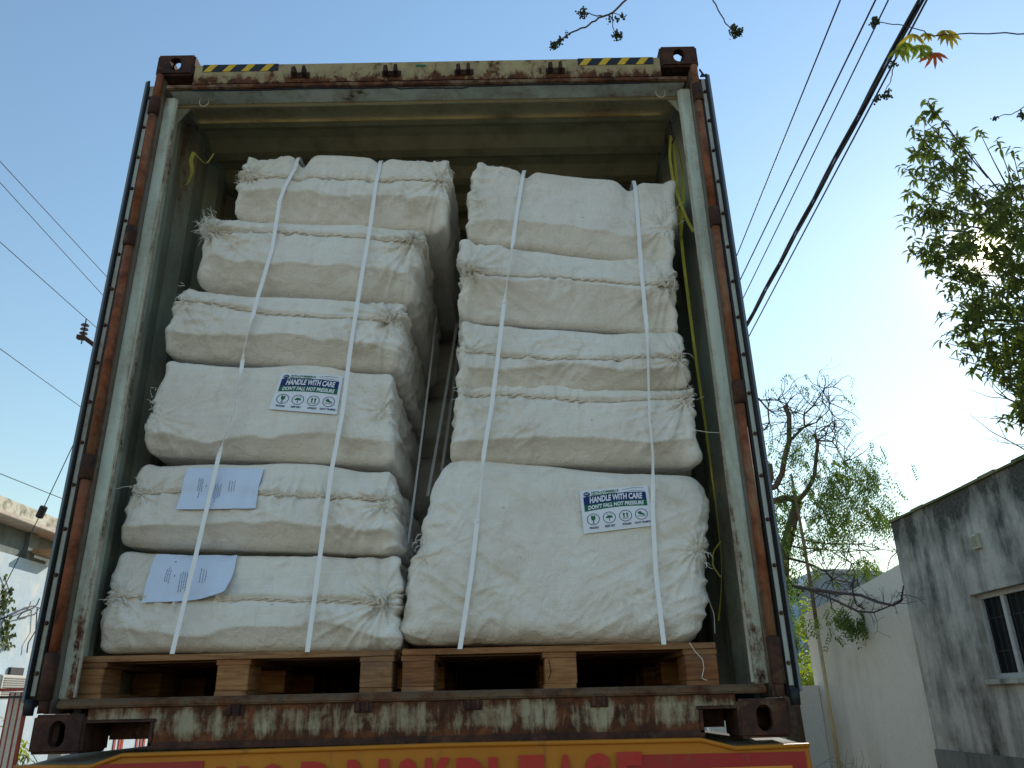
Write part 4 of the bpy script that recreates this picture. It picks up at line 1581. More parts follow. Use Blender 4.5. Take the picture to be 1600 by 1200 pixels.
def bale(idx, corners, y0, depth, label, seam=None, crease=-.45, cre=.05, tip=.035, res=.0055, seed=1, knots=(1, 1),
         wr=1.0, diag=0.0, pinch=(), rad=.027, group='white cloth bales', topwave=.012, sag=0.0, name='cloth_bale'):
    """corners: TL, TR, BR, BL in world (x, z)"""
    (tl, tr, br, bl) = [np.array(c, float) for c in corners]
    hx = (np.linalg.norm(tr - tl) + np.linalg.norm(br - bl)) / 4
    hz = (np.linalg.norm(tl - bl) + np.linalg.norm(tr - br)) / 4
    hy = depth / 2
    nx, nz = int(2 * hx / res), int(2 * hz / res)
    ny = int(2 * hy / res * .45)
    gx = np.linspace(-1, 1, nx + 1)
    gz = np.linspace(-1, 1, nz + 1)
    s = np.linspace(0, 1, ny + 1)
    gy = -1 + 2 * s ** 1.6                     # denser towards the front
    Vs, Fs = [], []
    off = 0
    def face(A, B, fn, flip):
        nonlocal off
        a, b = np.meshgrid(A, B, indexing='ij')
        Vs.append(np.stack(fn(a.ravel(), b.ravel()), 1))
        na, nb = len(A), len(B)
        i = np.arange(na - 1)[:, None] * nb + np.arange(nb - 1)[None, :]
        i = i.ravel() + off
        q = np.stack([i, i + nb, i + nb + 1, i + 1], 1)
        Fs.append(q[:, ::-1] if flip else q)
        off += na * nb
    one = np.ones_like
    face(gx, gz, lambda a, b: (a, -one(a), b), False)
    face(gx, gz, lambda a, b: (a, one(a), b), True)
    face(gy, gz, lambda a, b: (-one(a), a, b), True)
    face(gy, gz, lambda a, b: (one(a), a, b), False)
    face(gx, gy, lambda a, b: (a, b, -one(a)), True)
    face(gx, gy, lambda a, b: (a, b, one(a)), False)
    C_ = np.vstack(Vs)
    F_ = np.vstack(Fs)
    key = np.round(C_ * 1e6).astype(np.int64)
    _, ui, inv = np.unique(key, axis=0, return_index=True, return_inverse=True)
    inv = np.asarray(inv).ravel()
    C_ = C_[ui]
    F_ = inv[F_]
    h = np.array([hx, hy, hz])
    P = C_ * h
    r = min(rad, hz * .8)
    inner = np.clip(P, -(h - r), h - r)
    d = P - inner
    L = np.linalg.norm(d, axis=1)
    n = d / np.maximum(L, 1e-9)[:, None]
    P = inner + n * r
    X, Y, Z = P[:, 0], P[:, 1], P[:, 2]
    sd_ = seed * 17
    vv = Z / hz
    uu = X / hx
    wf = np.clip(-n[:, 1], 0, 1)
    ws = np.abs(n[:, 0])
    wtp = np.clip(n[:, 2], 0, 1)
    wb_ = np.clip(-n[:, 2], 0, 1)
    # front profile: sloped upper part, sharp wavy crease, undercut lower part
    frontness = np.clip((-Y / hy - .55) / .4, 0, 1)
    if crease is not None:
        vc = crease + .13 * vn(X * 4.2, Y * 0, seed=sd_) + .05 * vn(X * 13, Y * 0, seed=sd_ + 1) - .10 * np.clip(np.abs(uu) - .75, 0, 1)
        dz = vv - vc
        prof = np.where(dz > 0, tip * 1.25 * (dz / (1 - vc)) ** 1.1 + .013 * np.clip((vv - .55) / .45, 0, 1) ** 1.6, cre * 1.5 * (-dz / (1 + vc)) ** .85)
        prof = prof * (1 - np.clip(np.abs(uu) - .90, 0, .1) / .1 * .6)
        Yd = prof * frontness
    else:
        Yd = (.045 * vv ** 2 * (1 - .5 * (vv < 0))) * frontness
    disp = np.zeros(len(P))
    # large soft lumps
    disp += .007 * vn(X * 4.5, Z * 7, Y * 3, sd_ + 2) + .003 * vn(X * 11, Z * 15, Y * 8, sd_ + 3)
    # broad packed-cloth facets and wrinkles
    wx = X + .05 * vn(X * 7, Z * 7, Y * 4, sd_ + 4)
    wz = Z + .04 * vn(X * 6, Z * 8, Y * 4, sd_ + 5)
    mk = np.clip(.18 + 1.25 * vn(X * 3.3, Z * 5, Y * 3, sd_ + 6) + .55 * np.clip(np.abs(uu) - .6, 0, 1), 0, 1)
    k1 = ridge(wx * 12 + wz * 7, wz * 13 - wx * 5, Y * 8, sd_ + 7)
    disp += wr * .0100 * mk * np.clip(k1, -.2, 1) ** 1
    k2 = ridge(wx * 30 - wz * 10, wz * 24 + wx * 8, Y * 20, sd_ + 8)
    disp += wr * (.0008 + .0038 * mk) * k2
    k3 = ridge(wx * 70, wz * 55, Y * 50, sd_ + 9)
    disp += wr * (.0003 + .0008 * mk) * k3
    # long drag folds
    if diag:
        lowm = np.clip(.75 - .55 * vv, 0, 1) * np.clip(.35 + np.abs(uu) ** 1.2, 0, 1)
        sg = np.where(uu > 0, 1.0, -1.0)
        t1 = Z - .55 * np.abs(X - .05) * 1.0
        k = ridge(t1 * 11 + .4 * vn(X * 5, Z * 5, seed=sd_ + 12), X * 2.2, Y * 5, sd_ + 10)
        disp += diag * .016 * lowm * np.clip(k, 0, 1) ** 1.5 * np.maximum(wf, ws)
        k = ridge(t1 * 24, X * 5, Y * 9, sd_ + 11)
        disp += diag * .006 * lowm * k
    # seam with gathers
    if seam is not None:
        sv0, swave = seam
        zs = hz * (sv0 + swave * vn(X * 2.4, X * 0, seed=sd_ + 20) + .03 * vn(X * 12, X * 0, seed=sd_ + 21))
        ds = Z - zs
        gat = np.exp(-np.abs(ds) / .055)
        kg = ridge(X * 27 + .4 * vn(X * 9, Z * 9, seed=sd_ + 22), ds * 4, Y * 2, sd_ + 23)
        gm = np.clip(.35 + .9 * vn(X * 5, X * 0 + 3.3, seed=sd_ + 24), .05, 1)
        disp += .020 * gat * kg * gm * frontness
        disp -= .010 * np.exp(-(ds / .011) ** 2) * frontness
        disp += .006 * np.exp(-((ds - .022) / .014) ** 2) * frontness * np.clip(vn(X * 8, X * 0, seed=sd_ + 25) + .3, 0, 1)
    # gathers at both ends of the bale, round a knot near the front corner
    if knots:
        for sgn in (-1, 1):
            kamp = knots[0 if sgn < 0 else 1]
            kz = hz * (seam[0] if seam else rnd.uniform(-.3, .3)) + rnd.uniform(-.02, .02)
            kx = sgn * hx * .93
            kxx = X - kx
            kzz = Z - kz
            rr_ = np.sqrt(kxx ** 2 + kzz ** 2 + (.4 * (Y + hy)) ** 2)
            th = np.arctan2(kzz, kxx * sgn)
            kk = ridge(th * 5.5, rr_ * 5, seed=sd_ + 30 + sgn)
            disp += .024 * (.22 + .78 * kamp) * np.exp(-rr_ / .13) * kk
            disp += .004 * kamp * np.exp(-(rr_ / .05) ** 2)
    # side faces: rumpled, pulled in folds towards the middle
    ks = ridge(Y * 7 + .6 * vn(Y * 6, Z * 8, seed=sd_ + 41), Z * 15, X * 3, sd_ + 40)
    th = np.arctan2(Z, Y + hy * .2)
    ks2 = ridge(th * 5, np.hypot(Y, Z) * 3, seed=sd_ + 42 + (0))
    disp += ws * (.009 * ks + .006 * ks2) + ws * .009 * vn(Y * 5, Z * 6, seed=sd_ + 43)
    # top and bottom edges not straight
    disp += (wtp + wb_) * .006 * vn(X * 5, Y * 5, seed=sd_ + 44)
    disp *= (1 - .75 * np.maximum(wtp, wb_) ** 2)
    P = P + n * disp[:, None]
    P[:, 1] += Yd
    # warp to the outline of the photographed bale
    u = (P[:, 0] / hx + 1) / 2
    v = (P[:, 2] / hz + 1) / 2
    top = tl[None] + (tr - tl)[None] * u[:, None]
    bot = bl[None] + (br - bl)[None] * u[:, None]
    T = np.clip(v, 0, 1)
    xz = bot + (top - bot) * v[:, None]
    xz[:, 1] += T * topwave * vn(u * 3.2, u * 0, seed=seed * 3 + 1) * 1.6 + (1 - T) * topwave * vn(u * 3.2, u * 0, seed=seed * 3 - 2) * 0
    V = np.stack([xz[:, 0], P[:, 1] + y0 + hy, xz[:, 1]], 1)
    for (px_, amp, wdt) in pinch:            # strap biting into the top edge
        g_ = np.exp(-((V[:, 0] - px_) / wdt) ** 2)
        V[:, 2] -= amp * g_ * np.clip((v - .45) / .55, 0, 1) ** 1.3
        V[:, 1] += amp * .45 * g_ * frontness * np.clip(v + .1, 0, 1)
    cen = (float(bl[0] + br[0]) / 2, y0, float(bl[1] + br[1]) / 2)
    t = empty(name, cen, label, 'bale', group)
    np_mesh('cloth_wrap', V, F_, M_CLOTH, t)
    ALLV.append(V[V[:, 1] < y0 + .3])
    if y0 > .6: return t
    # ---- stitched rope-like seam, following the actual surface
    fr = V[(V[:, 1] < y0 + .25)]
    fu, fv = u[(V[:, 1] < y0 + .25)], v[(V[:, 1] < y0 + .25)]
    def surf(x, z):
        dd = (fr[:, 0] - x) ** 2 + (fr[:, 2] - z) ** 2
        ii = np.argpartition(dd, 6)[:6]
        return fr[ii, 1].min()
    kn = []
    if seam is not None:
        pts = []
        rr = []
        xsn = np.linspace(-.97 * hx, .97 * hx, 120)
        zsn = hz * (seam[0] + seam[1] * vn(xsn * 2.4, xsn * 0, seed=sd_ + 20) + .03 * vn(xsn * 12, xsn * 0, seed=sd_ + 21))
        for i, (x, z) in enumerate(zip(xsn, zsn)):
            uu_, v_ = (x / hx + 1) / 2, (z / hz + 1) / 2
            b_ = bl + (br - bl) * uu_
            t_ = tl + (tr - tl) * uu_
            w_ = b_ + (t_ - b_) * v_
            w_[1] += v_ * topwave * float(vn(np.array([uu_ * 3.2]), np.array([0.0]), seed=seed * 3 + 1)[0]) * 1.6
            for (px_, amp, wdt) in pinch:
                w_[1] -= amp * math.exp(-((w_[0] - px_) / wdt) ** 2) * max(0, (v_ - .45) / .55) ** 1.3
            y = surf(w_[0], w_[1]) - .001
            pts.append((w_[0], y, w_[1]))
            if i in (2, 117): kn.append((w_[0], y, w_[1]))
            rr.append(.0040 + .0026 * float(vn(np.array([x * 16.0]), np.array([0.0]), seed=sd_ + 50)[0]))
        # smooth depth
        ys = np.array([p[1] for p in pts])
        ysm = np.minimum(np.convolve(np.pad(ys, 2, 'edge'), np.ones(5) / 5, 'valid'), ys + .004)
        pts = [(p[0], ysm[i], p[2]) for i, p in enumerate(pts)]
        # two twisted cords plus a flat hem behind
        q = MB()
        for ph in (0, math.pi):
            pp = []
            for i, p in enumerate(pts):
                a_ = ph + i * .62
                pp.append((p[0], p[1] + math.sin(a_) * rr[i] * .6, p[2] + math.cos(a_) * rr[i] * .9))
            q.tube(pp, [x_ * .8 for x_ in rr], 6)
        q.build('seam', M_SEAM, t, True)
    else:
        for uu_ in (.02, .98):
            v_ = .5
            w_ = (bl + (br - bl) * uu_) * (1 - v_) + (tl + (tr - tl) * uu_) * v_
            kn.append((w_[0], surf(w_[0], w_[1]), w_[1]))
    # ---- frayed threads at the ends
    rg = random.Random(seed * 7 + 3)
    for j, k in enumerate(kn):
        sgn = -1 if j == 0 else 1
        q = MB()
        for i in range(int((220 if (seed == 5 and j == 0) else 80) * (knots[j] if knots else .2)) + 14):
            p = np.array(k) + np.array([rg.gauss(0, .016), rg.gauss(0, .012), rg.gauss(0, .028)])
            d_ = np.array([sgn * rg.uniform(-.1, 1), -rg.uniform(.0, .9), rg.gauss(0, .8)])
            d_ /= np.linalg.norm(d_)
            Lq = (rg.uniform(.010, .030) if rg.random() < .85 else rg.uniform(.03, .06)) * (1.7 if (seed == 5 and j == 0) else 1)
            pp = [p]
            for z_ in range(4):
                d_ = d_ + np.array([rg.gauss(0, .3), rg.gauss(0, .3), rg.gauss(0, .3) - .18])
                d_ /= np.linalg.norm(d_)
                pp.append(pp[-1] + d_ * Lq / 4)
            q.tube(pp, [.0012, .0012, .0010, .0009, .0006], 3, cap=False)
        q.build('frayed_threads', M_THREAD, t, fix=False)['kind'] = 'stuff'
        if knots and knots[j] > .6:
            q = MB()
            for i in range(3):
                p = np.array(k) + np.array([-sgn * .012, -.004, 0])
                a0_ = rg.uniform(0, 6)
                pp = [p + np.array([math.cos(a0_ + u_ * 1.1) * .014 * (1 - u_ / 9), -.004 - .003 * u_, math.sin(a0_ + u_ * 1.1) * .02 * (1 - u_ / 9)]) for u_ in range(7)]
                q.tube(pp, [.005, .007, .007, .006, .006, .005, .003], 6)
            q.build('knotted_cloth_end', M_SEAM, t, True)
    return t


YB = .17
def cor(*pts):
    return [(lambda w_: (w_[0], w_[2]))(at(x, y, YB)) for x, y in pts]


BL_ = dict()
bale(1, cor((196, 862), (614, 860), (617, 1018), (164, 1021)), .13, 1.06, 'bottom left bale on the pallet, with a curled blue-white paper', seam=(.02, .07), crease=-.56, cre=.03, tip=.045, seed=1, knots=(.5, .9), diag=.35)
bale(2, cor((228, 718), (614, 730), (617, 863), (186, 852)), .125, 1.06, 'second bale from the bottom at the left, with a flat blue-white paper', seam=(.18, .08), crease=-.46, cre=.045, seed=2, knots=(.35, .5))
bale(3, cor((264, 562), (612, 578), (612, 724), (226, 708)), .13, 1.06, 'left stack bale bearing a navy and green handling label', seam=None, crease=-.66, cre=.045, tip=.03, seed=3, knots=(.1, .2), wr=.8)
bale(4, cor((292, 450), (628, 466), (618, 578), (256, 552)), .13, 1.06, 'fourth bale up at the left, its loose seam arching over the front', seam=(.42, .14), crease=-.42, cre=.05, seed=4, knots=(.3, .9))
bale(5, cor((328, 335), (658, 348), (646, 470), (306, 446)), .135, 1.08, 'fifth bale up at the left with big frayed knots at both ends', seam=(.50, .06), crease=-.34, cre=.05, seed=5, knots=(1, 1), rad=.06)
bale(6, cor((388, 232), (704, 249), (692, 354), (366, 334)), .15, 1.10, 'top bale of the left stack, dented by two straps', seam=(.18, .10), crease=-.36, cre=.05, seed=6, knots=(.7, .6),
     pinch=((at(468, 260, YB)[0], .060, .035), (at(590, 270, YB)[0], .022, .03)), topwave=.02)
bale(7, cor((697, 712), (1104, 735), (1096, 1006), (620, 1006)), .125, 1.06, 'big bottom right bale, twice as tall as the others, bearing a handling label', seam=None, crease=None, seed=7, knots=(.1, .2), diag=.8, rad=.075, wr=.8)
bale(8, cor((720, 604), (1078, 600), (1088, 724), (710, 718)), .135, 1.06, 'right stack bale just above the big one, with thick twisted seam', seam=(.62, .10), crease=-.46, cre=.055, tip=.03, seed=8, knots=(.15, .6))
bale(9, cor((724, 494), (1060, 516), (1074, 604), (720, 612)), .135, 1.06, 'thin middle bale of the right stack with its seam below centre', seam=(-.12, .10), crease=-.46, cre=.045, tip=.045, seed=9, knots=(.15, .7))
bale(10, cor((728, 370), (1048, 408), (1060, 516), (718, 494)), .14, 1.06, 'second bale from the top at the right, brown-dirty with side knots', seam=(.12, .16), crease=-.05, cre=.045, tip=.04, seed=10, knots=(.9, .8))
bale(11, cor((746, 243), (1054, 264), (1048, 411), (730, 371)), .15, 1.06, 'top bale of the right stack, squeezed by two straps', seam=None, crease=-.58, cre=.03, tip=.05, seed=11, knots=(.15, .3),
     pinch=((at(822, 262, YB)[0], .030, .028), (at(985, 275, YB)[0], .045, .04)), topwave=.03, wr=.9)
# second row, mostly hidden; seen in the gap between the stacks
def row2(idx, x0, x1, z0, z1, y0, label, seed):
    bale(idx, [(x0 + .04, z1), (x1, z1), (x1 + .02, z0), (x0, z0)], y0, 1.05, label, seam=None, crease=-.4, res=.016, seed=seed, rad=.08,
         group='bales of the second row', knots=None)


zz = [.304, .66, 1.02, 1.40, 1.76, 2.12, 2.48]
for i in range(6):
    k = .035 * i
    row2(20 + i, -1.12 + k, .03 + k * .6, zz[i], zz[i + 1] - .006, 1.36, 'shadowed bale in the second row behind the left stack, ' + ['lowest of its pile', 'second from its bottom', 'third from its bottom', 'fourth from its bottom', 'fifth from its bottom', 'topmost of its pile'][i], 31 + i)
for i in range(5):
    row2(30 + i, .17, 1.10, .304 + i * .42, .304 + (i + 1) * .42 - .006, 1.36, 'hidden bale in the second row behind the right stack, ' + ['lowest of its pile', 'second from its bottom', 'third from its bottom', 'fourth from its bottom', 'topmost of its pile'][i], 51 + i)

# ------------------------------------------------------------------ front height field (for things lying on the bales)
AV = np.vstack(ALLV)
AV = AV[AV[:, 1] < .5]
HX0, HZ0, HS = -1.3, .15, .006
NXH, NZH = int(2.6 / HS), int(2.6 / HS)
HF = np.full((NXH, NZH), 9.0)
ix = np.clip(((AV[:, 0] - HX0) / HS).astype(int), 0, NXH - 1)
iz = np.clip(((AV[:, 2] - HZ0) / HS).astype(int), 0, NZH - 1)
np.minimum.at(HF, (ix, iz), AV[:, 1])
for _ in range(3):                           # fill single holes
    nb = np.minimum.reduce([np.roll(HF, 1, 0), np.roll(HF, -1, 0), np.roll(HF, 1, 1), np.roll(HF, -1, 1)])
    HF = np.where(HF > 5, nb, HF)


def hf(x, z, w_=1):
    i = int((x - HX0) / HS)
    j = int((z - HZ0) / HS)
    i = min(max(i, w_), NXH - 1 - w_)
    j = min(max(j, w_), NZH - 1 - w_)
    return float(HF[i - w_:i + w_ + 1, j - w_:j + w_ + 1].min())


# smoothed field for papers and labels
HSM = HF.copy()
HSM[HSM > 5] = .2
for _ in range(14):
    HSM = (HSM + np.roll(HSM, 1, 0) + np.roll(HSM, -1, 0) + np.roll(HSM, 1, 1) + np.roll(HSM, -1, 1)) / 5


def hfs(x, z):
    fx, fz = (x - HX0) / HS - .5, (z - HZ0) / HS - .5
    i, j = int(fx), int(fz)
    a, b = fx - i, fz - j
    return (HSM[i, j] * (1 - a) * (1 - b) + HSM[i + 1, j] * a * (1 - b) + HSM[i, j + 1] * (1 - a) * b + HSM[i + 1, j + 1] * a * b)


# ------------------------------------------------------------------ papers and labels
class Sheet:
    def __init__(s, quad, lift=.007, curl=None):
        """quad: TL, TR, BR, BL in photo pixels; solved for the depth of the bale surface there"""
        s.q = []
        for (x, y) in quad:
            Y = .15
            for _ in range(6):
                p = at(x, y, Y)
                Y = hfs(p[0], p[2])
            s.q.append(np.array([p[0], p[2]]))
        s.lift = lift
        s.curl = curl

    def P(s, u, v, k=0):
        tl, tr, br, bl = s.q
        a = tl + (tr - tl) * u
        b = bl + (br - bl) * u
        w_ = a + (b - a) * v
        y = hfs(w_[0], w_[1]) - s.lift - k * .0007
        if s.curl:
            c = (max(0, (u - .45) / .55) * max(0, (v - .25) / .75)) ** 1.6
            y -= .035 * c
            w_ = w_ + np.array([-.022 * c, .020 * c])
        return (w_[0], y, w_[1])

    def grid(s, name, mat, parent, nu=26, nv=18, u0=0, u1=1, v0=0, v1=1, k=0, warp=None):
        q = MB()
        V = []
        for i in range(nu + 1):
            for j in range(nv + 1):
                u, v = u0 + (u1 - u0) * i / nu, v0 + (v1 - v0) * j / nv
                if warp: v = v + warp(u)
                V.append(s.P(u, v, k))
        F = [(i * (nv + 1) + j, (i + 1) * (nv + 1) + j, (i + 1) * (nv + 1) + j + 1, i * (nv + 1) + j + 1) for i in range(nu) for j in range(nv)]
        q.raw(V, F)
        return q.build(name, mat, parent, True, fix=False)

    def flat(s, name, V2, F, mat, parent, k):
        q = MB()
        q.raw([s.P(u, v, k) for u, v in V2], F)
        return q.build(name, mat, parent, fix=False)

    def text(s, body, u0, u1, v0, v1, mat, parent, k=3, off=.03, shear=0, warp=None, name='lettering', rot=False):
        V, F = text_geo(body, 1, off, shear)
        mn, mx_ = V.min(0), V.max(0)
        a = (V[:, 0] - mn[0]) / (mx_[0] - mn[0])
        b = 1 - (V[:, 1] - mn[1]) / (mx_[1] - mn[1])
        if rot: a, b = b, 1 - a
        V2 = [(u0 + (u1 - u0) * x, v0 + (v1 - v0) * y + (warp(u0 + (u1 - u0) * x) if warp else 0)) for x, y in zip(a, b)]
        return s.flat(name, V2, F, mat, parent, k)


def shape(fn, n=24): return [fn(2 * math.pi * i / n) for i in range(n)]


def handling_label(quad, label, lift):
    sh = Sheet(quad, lift)
    c = sh.P(.5, .5)
    t = empty('handling_label', c, label, 'label', 'printed handling labels')
    sh.grid('label_sheet', M_LABEL, t)
    wv = lambda u: -.035 * math.sin((u - .05) * 3.4) - .012
    sh.grid('navy_band', M_NAVY, t, 22, 5, .045, .955, .175, .375, 1, wv)
    sh.grid('green_band', M_GREEN, t, 22, 4, .045, .955, .375, .520, 1, wv)
    sh.text('HANDLE WITH CARE', .13, .90, .200, .350, M_LABEL, t, 2.4, .035, .15, wv)
    sh.text("DON'T FALL NOT PRESSURE", .10, .91, .395, .495, M_LABEL, t, 2.4, .035, .15, wv)
    # round logo and maker's lines
    sh.flat('logo', [(.10 + .048 * math.cos(a), .10 + .055 * math.sin(a)) for a in np.linspace(0, 2 * math.pi, 24, endpoint=False)], [tuple(range(24))], M_NAVY, t, 1.4)
    sh.text('PVT', .068, .132, .078, .122, M_LABEL, t, 2.6, .02, .3)
    sh.text('NSTA-COMMERCE', .17, .57, .045, .095, M_GREEN, t, 2, .03)
    sh.text('PRIVATE LIMITED', .17, .52, .110, .155, M_GREEN, t, 2, .03)
    sh.flat('swoosh', [(.62, .060), (.78, .030), (.94, .055), (.94, .062), (.78, .040), (.62, .068)], [(0, 1, 4, 5), (1, 2, 3, 4)], M_NAVY, t, 2)
    sh.flat('swoosh', [(.64, .125), (.78, .095), (.94, .135), (.94, .142), (.78, .105), (.64, .131)], [(0, 1, 4, 5), (1, 2, 3, 4)], M_NAVY, t, 2)
    cu = [.155, .385, .62, .85]
    cv = .70
    for i, u in enumerate(cu):
        n = 32
        rx, ry = .092, .132
        V2 = [(u + rx * f * math.cos(a), cv + ry * f * math.sin(a)) for f in (1, .90) for a in np.linspace(0, 2 * math.pi, n, endpoint=False)]
        F = [(k, (k + 1) % n, n + (k + 1) % n, n + k) for k in range(n)]
        ring = sh.flat('ring', V2, F, M_NAVY, t, 1.5)
        if i == 0:    # wine glass
            V2 = [(u - .03, cv - .085), (u - .004, cv - .085), (u + .006, cv - .05), (u + .012, cv - .085), (u + .032, cv - .085), (u + .028, cv), (u + .006, cv + .035), (u + .006, cv + .085),
                  (u + .028, cv + .098), (u - .028, cv + .098), (u - .006, cv + .085), (u - .006, cv + .035), (u - .028, cv)]
            sh.flat('glass_icon', V2, [tuple(range(13))], M_GREEN, t, 2)
        elif i == 1:  # umbrella with drops
            V2 = [(u + .05 * math.cos(a), cv + .01 - .06 * math.sin(a)) for a in np.linspace(0, math.pi, 12)] + [(u - .004, cv + .01), (u - .004, cv + .085), (u + .004, cv + .085), (u + .004, cv + .01)]
            sh.flat('umbrella_icon', V2, [tuple(range(12)), (12, 13, 14, 15)], M_GREEN, t, 2)
            V2 = []
            F = []
            for j, (du, dv) in enumerate(((-.02, -.075), (.015, -.09), (.04, -.06))):
                V2 += [(u + du, cv + dv - .014), (u + du + .009, cv + dv), (u + du, cv + dv + .010), (u + du - .009, cv + dv)]
                F.append((j * 4, j * 4 + 1, j * 4 + 2, j * 4 + 3))
            sh.flat('rain_icon', V2, F, M_GREEN, t, 2)
        elif i == 2:  # two arrows over a bar
            V2, F = [], []
            for j, du in enumerate((-.024, .024)):
                o = len(V2)
                V2 += [(u + du, cv - .078), (u + du + .021, cv - .035), (u + du - .021, cv - .035), (u + du - .009, cv - .036), (u + du + .009, cv - .036), (u + du + .009, cv + .04), (u + du - .009, cv + .04)]
                F += [(o, o + 1, o + 2), (o + 3, o + 4, o + 5, o + 6)]
            o = len(V2)
            V2 += [(u - .045, cv + .055), (u + .045, cv + .055), (u + .045, cv + .066), (u - .045, cv + .066)]
            F.append((o, o + 1, o + 2, o + 3))
            sh.flat('arrows_icon', V2, F, M_GREEN, t, 2)
        else:         # shoe above a line
            V2 = [(u - .045, cv - .06), (u - .01, cv - .075), (u + .01, cv - .03), (u + .055, cv + .01), (u + .052, cv + .028), (u - .01, cv + .008), (u - .05, cv - .02)]
            sh.flat('shoe_icon', V2, [tuple(range(7))], M_GREEN, t, 2)
            V2 = [(u - .06, cv + .03), (u + .055, cv + .048), (u + .055, cv + .058), (u - .06, cv + .04)]
            sh.flat('ground_icon', V2, [(0, 1, 2, 3)], M_NAVY, t, 2)
    for (tx, a, b) in (('FRAGILE', .09, .22), ('KEEP DRY', .31, .46), ('UPWARDS', .56, .69), ("DON'T TRAMPLE", .74, .97)):
        sh.text(tx, a, b, .865, .915, M_NAVY, t, 2, .03)
    return t


handling_label([(441, 584), (537, 589), (527, 649), (420, 640)], 'white label with navy and green bands on the left stack', .008)
handling_label([(905, 768), (1011, 759), (1020, 822), (912, 835)], 'white label with navy and green bands on the big right bale', .008)


def paper(quad, label, lift, curl, dot):
    sh = Sheet(quad, lift, curl)
    t = empty('paper_sheet', sh.P(.5, .5), label, 'paper', 'blue-white papers taped to bales')
    sh.grid('sheet', M_PAPER, t, 34, 24)
    rg = random.Random(int(quad[0][0]))
    # rotated blocks of small print: unreadable lines of ink
    q = MB()
    for (u0, u1, v0, v1, nl) in ((.20, .27, .25, .70, 3), (.30, .345, .38, .58, 1), (.37, .52, .38, .85, 6), (.60, .70, .28, .68, 3)):
        for k in range(nl):
            u = u0 + (u1 - u0) * k / max(1, nl)
            v = v0 + rg.uniform(0, .1)
            end = v1 - rg.uniform(0, .15)
            while v < end:
                L = rg.uniform(.02, .07)
                q.raw([sh.P(u + dx, v + dv, 1.5) for dx, dv in ((0, 0), (.0085, 0), (.0085, L), (0, L))], [(0, 1, 2, 3)])
                v += L + .012
    q.build('faint_print', M_INKGREY, t, fix=False)['kind'] = 'stuff'
    if dot:
        q = MB()
        q.raw([sh.P(.27 + .010 * math.cos(a), .17 + .013 * math.sin(a), 2) for a in np.linspace(0, 6.283, 10, endpoint=False)], [tuple(range(10))])
        q.build('ink_dot', M_INK, t, fix=False)
    return t


paper([(296, 733), (414, 733), (401, 795), (277, 797)], 'flat blue-white paper with sideways print on the second left bale', .013, None, False)
paper([(248, 867), (373, 868), (366, 935), (223, 943)], 'blue-white paper with a curled lower corner on the bottom left bale', .014, True, True)


# ------------------------------------------------------------------ straps
def lower_hull(pts):
    """taut strap: smallest-Y hull over height (pts sorted by z)"""
    h_ = []
    for p in pts:
        while len(h_) >= 2:
            (z1, y1), (z2, y2) = h_[-2], h_[-1]
            if (y2 - y1) * (p[0] - z1) >= (p[1] - y1) * (z2 - z1): h_.pop()
            else: break
        h_.append(p)
    return h_


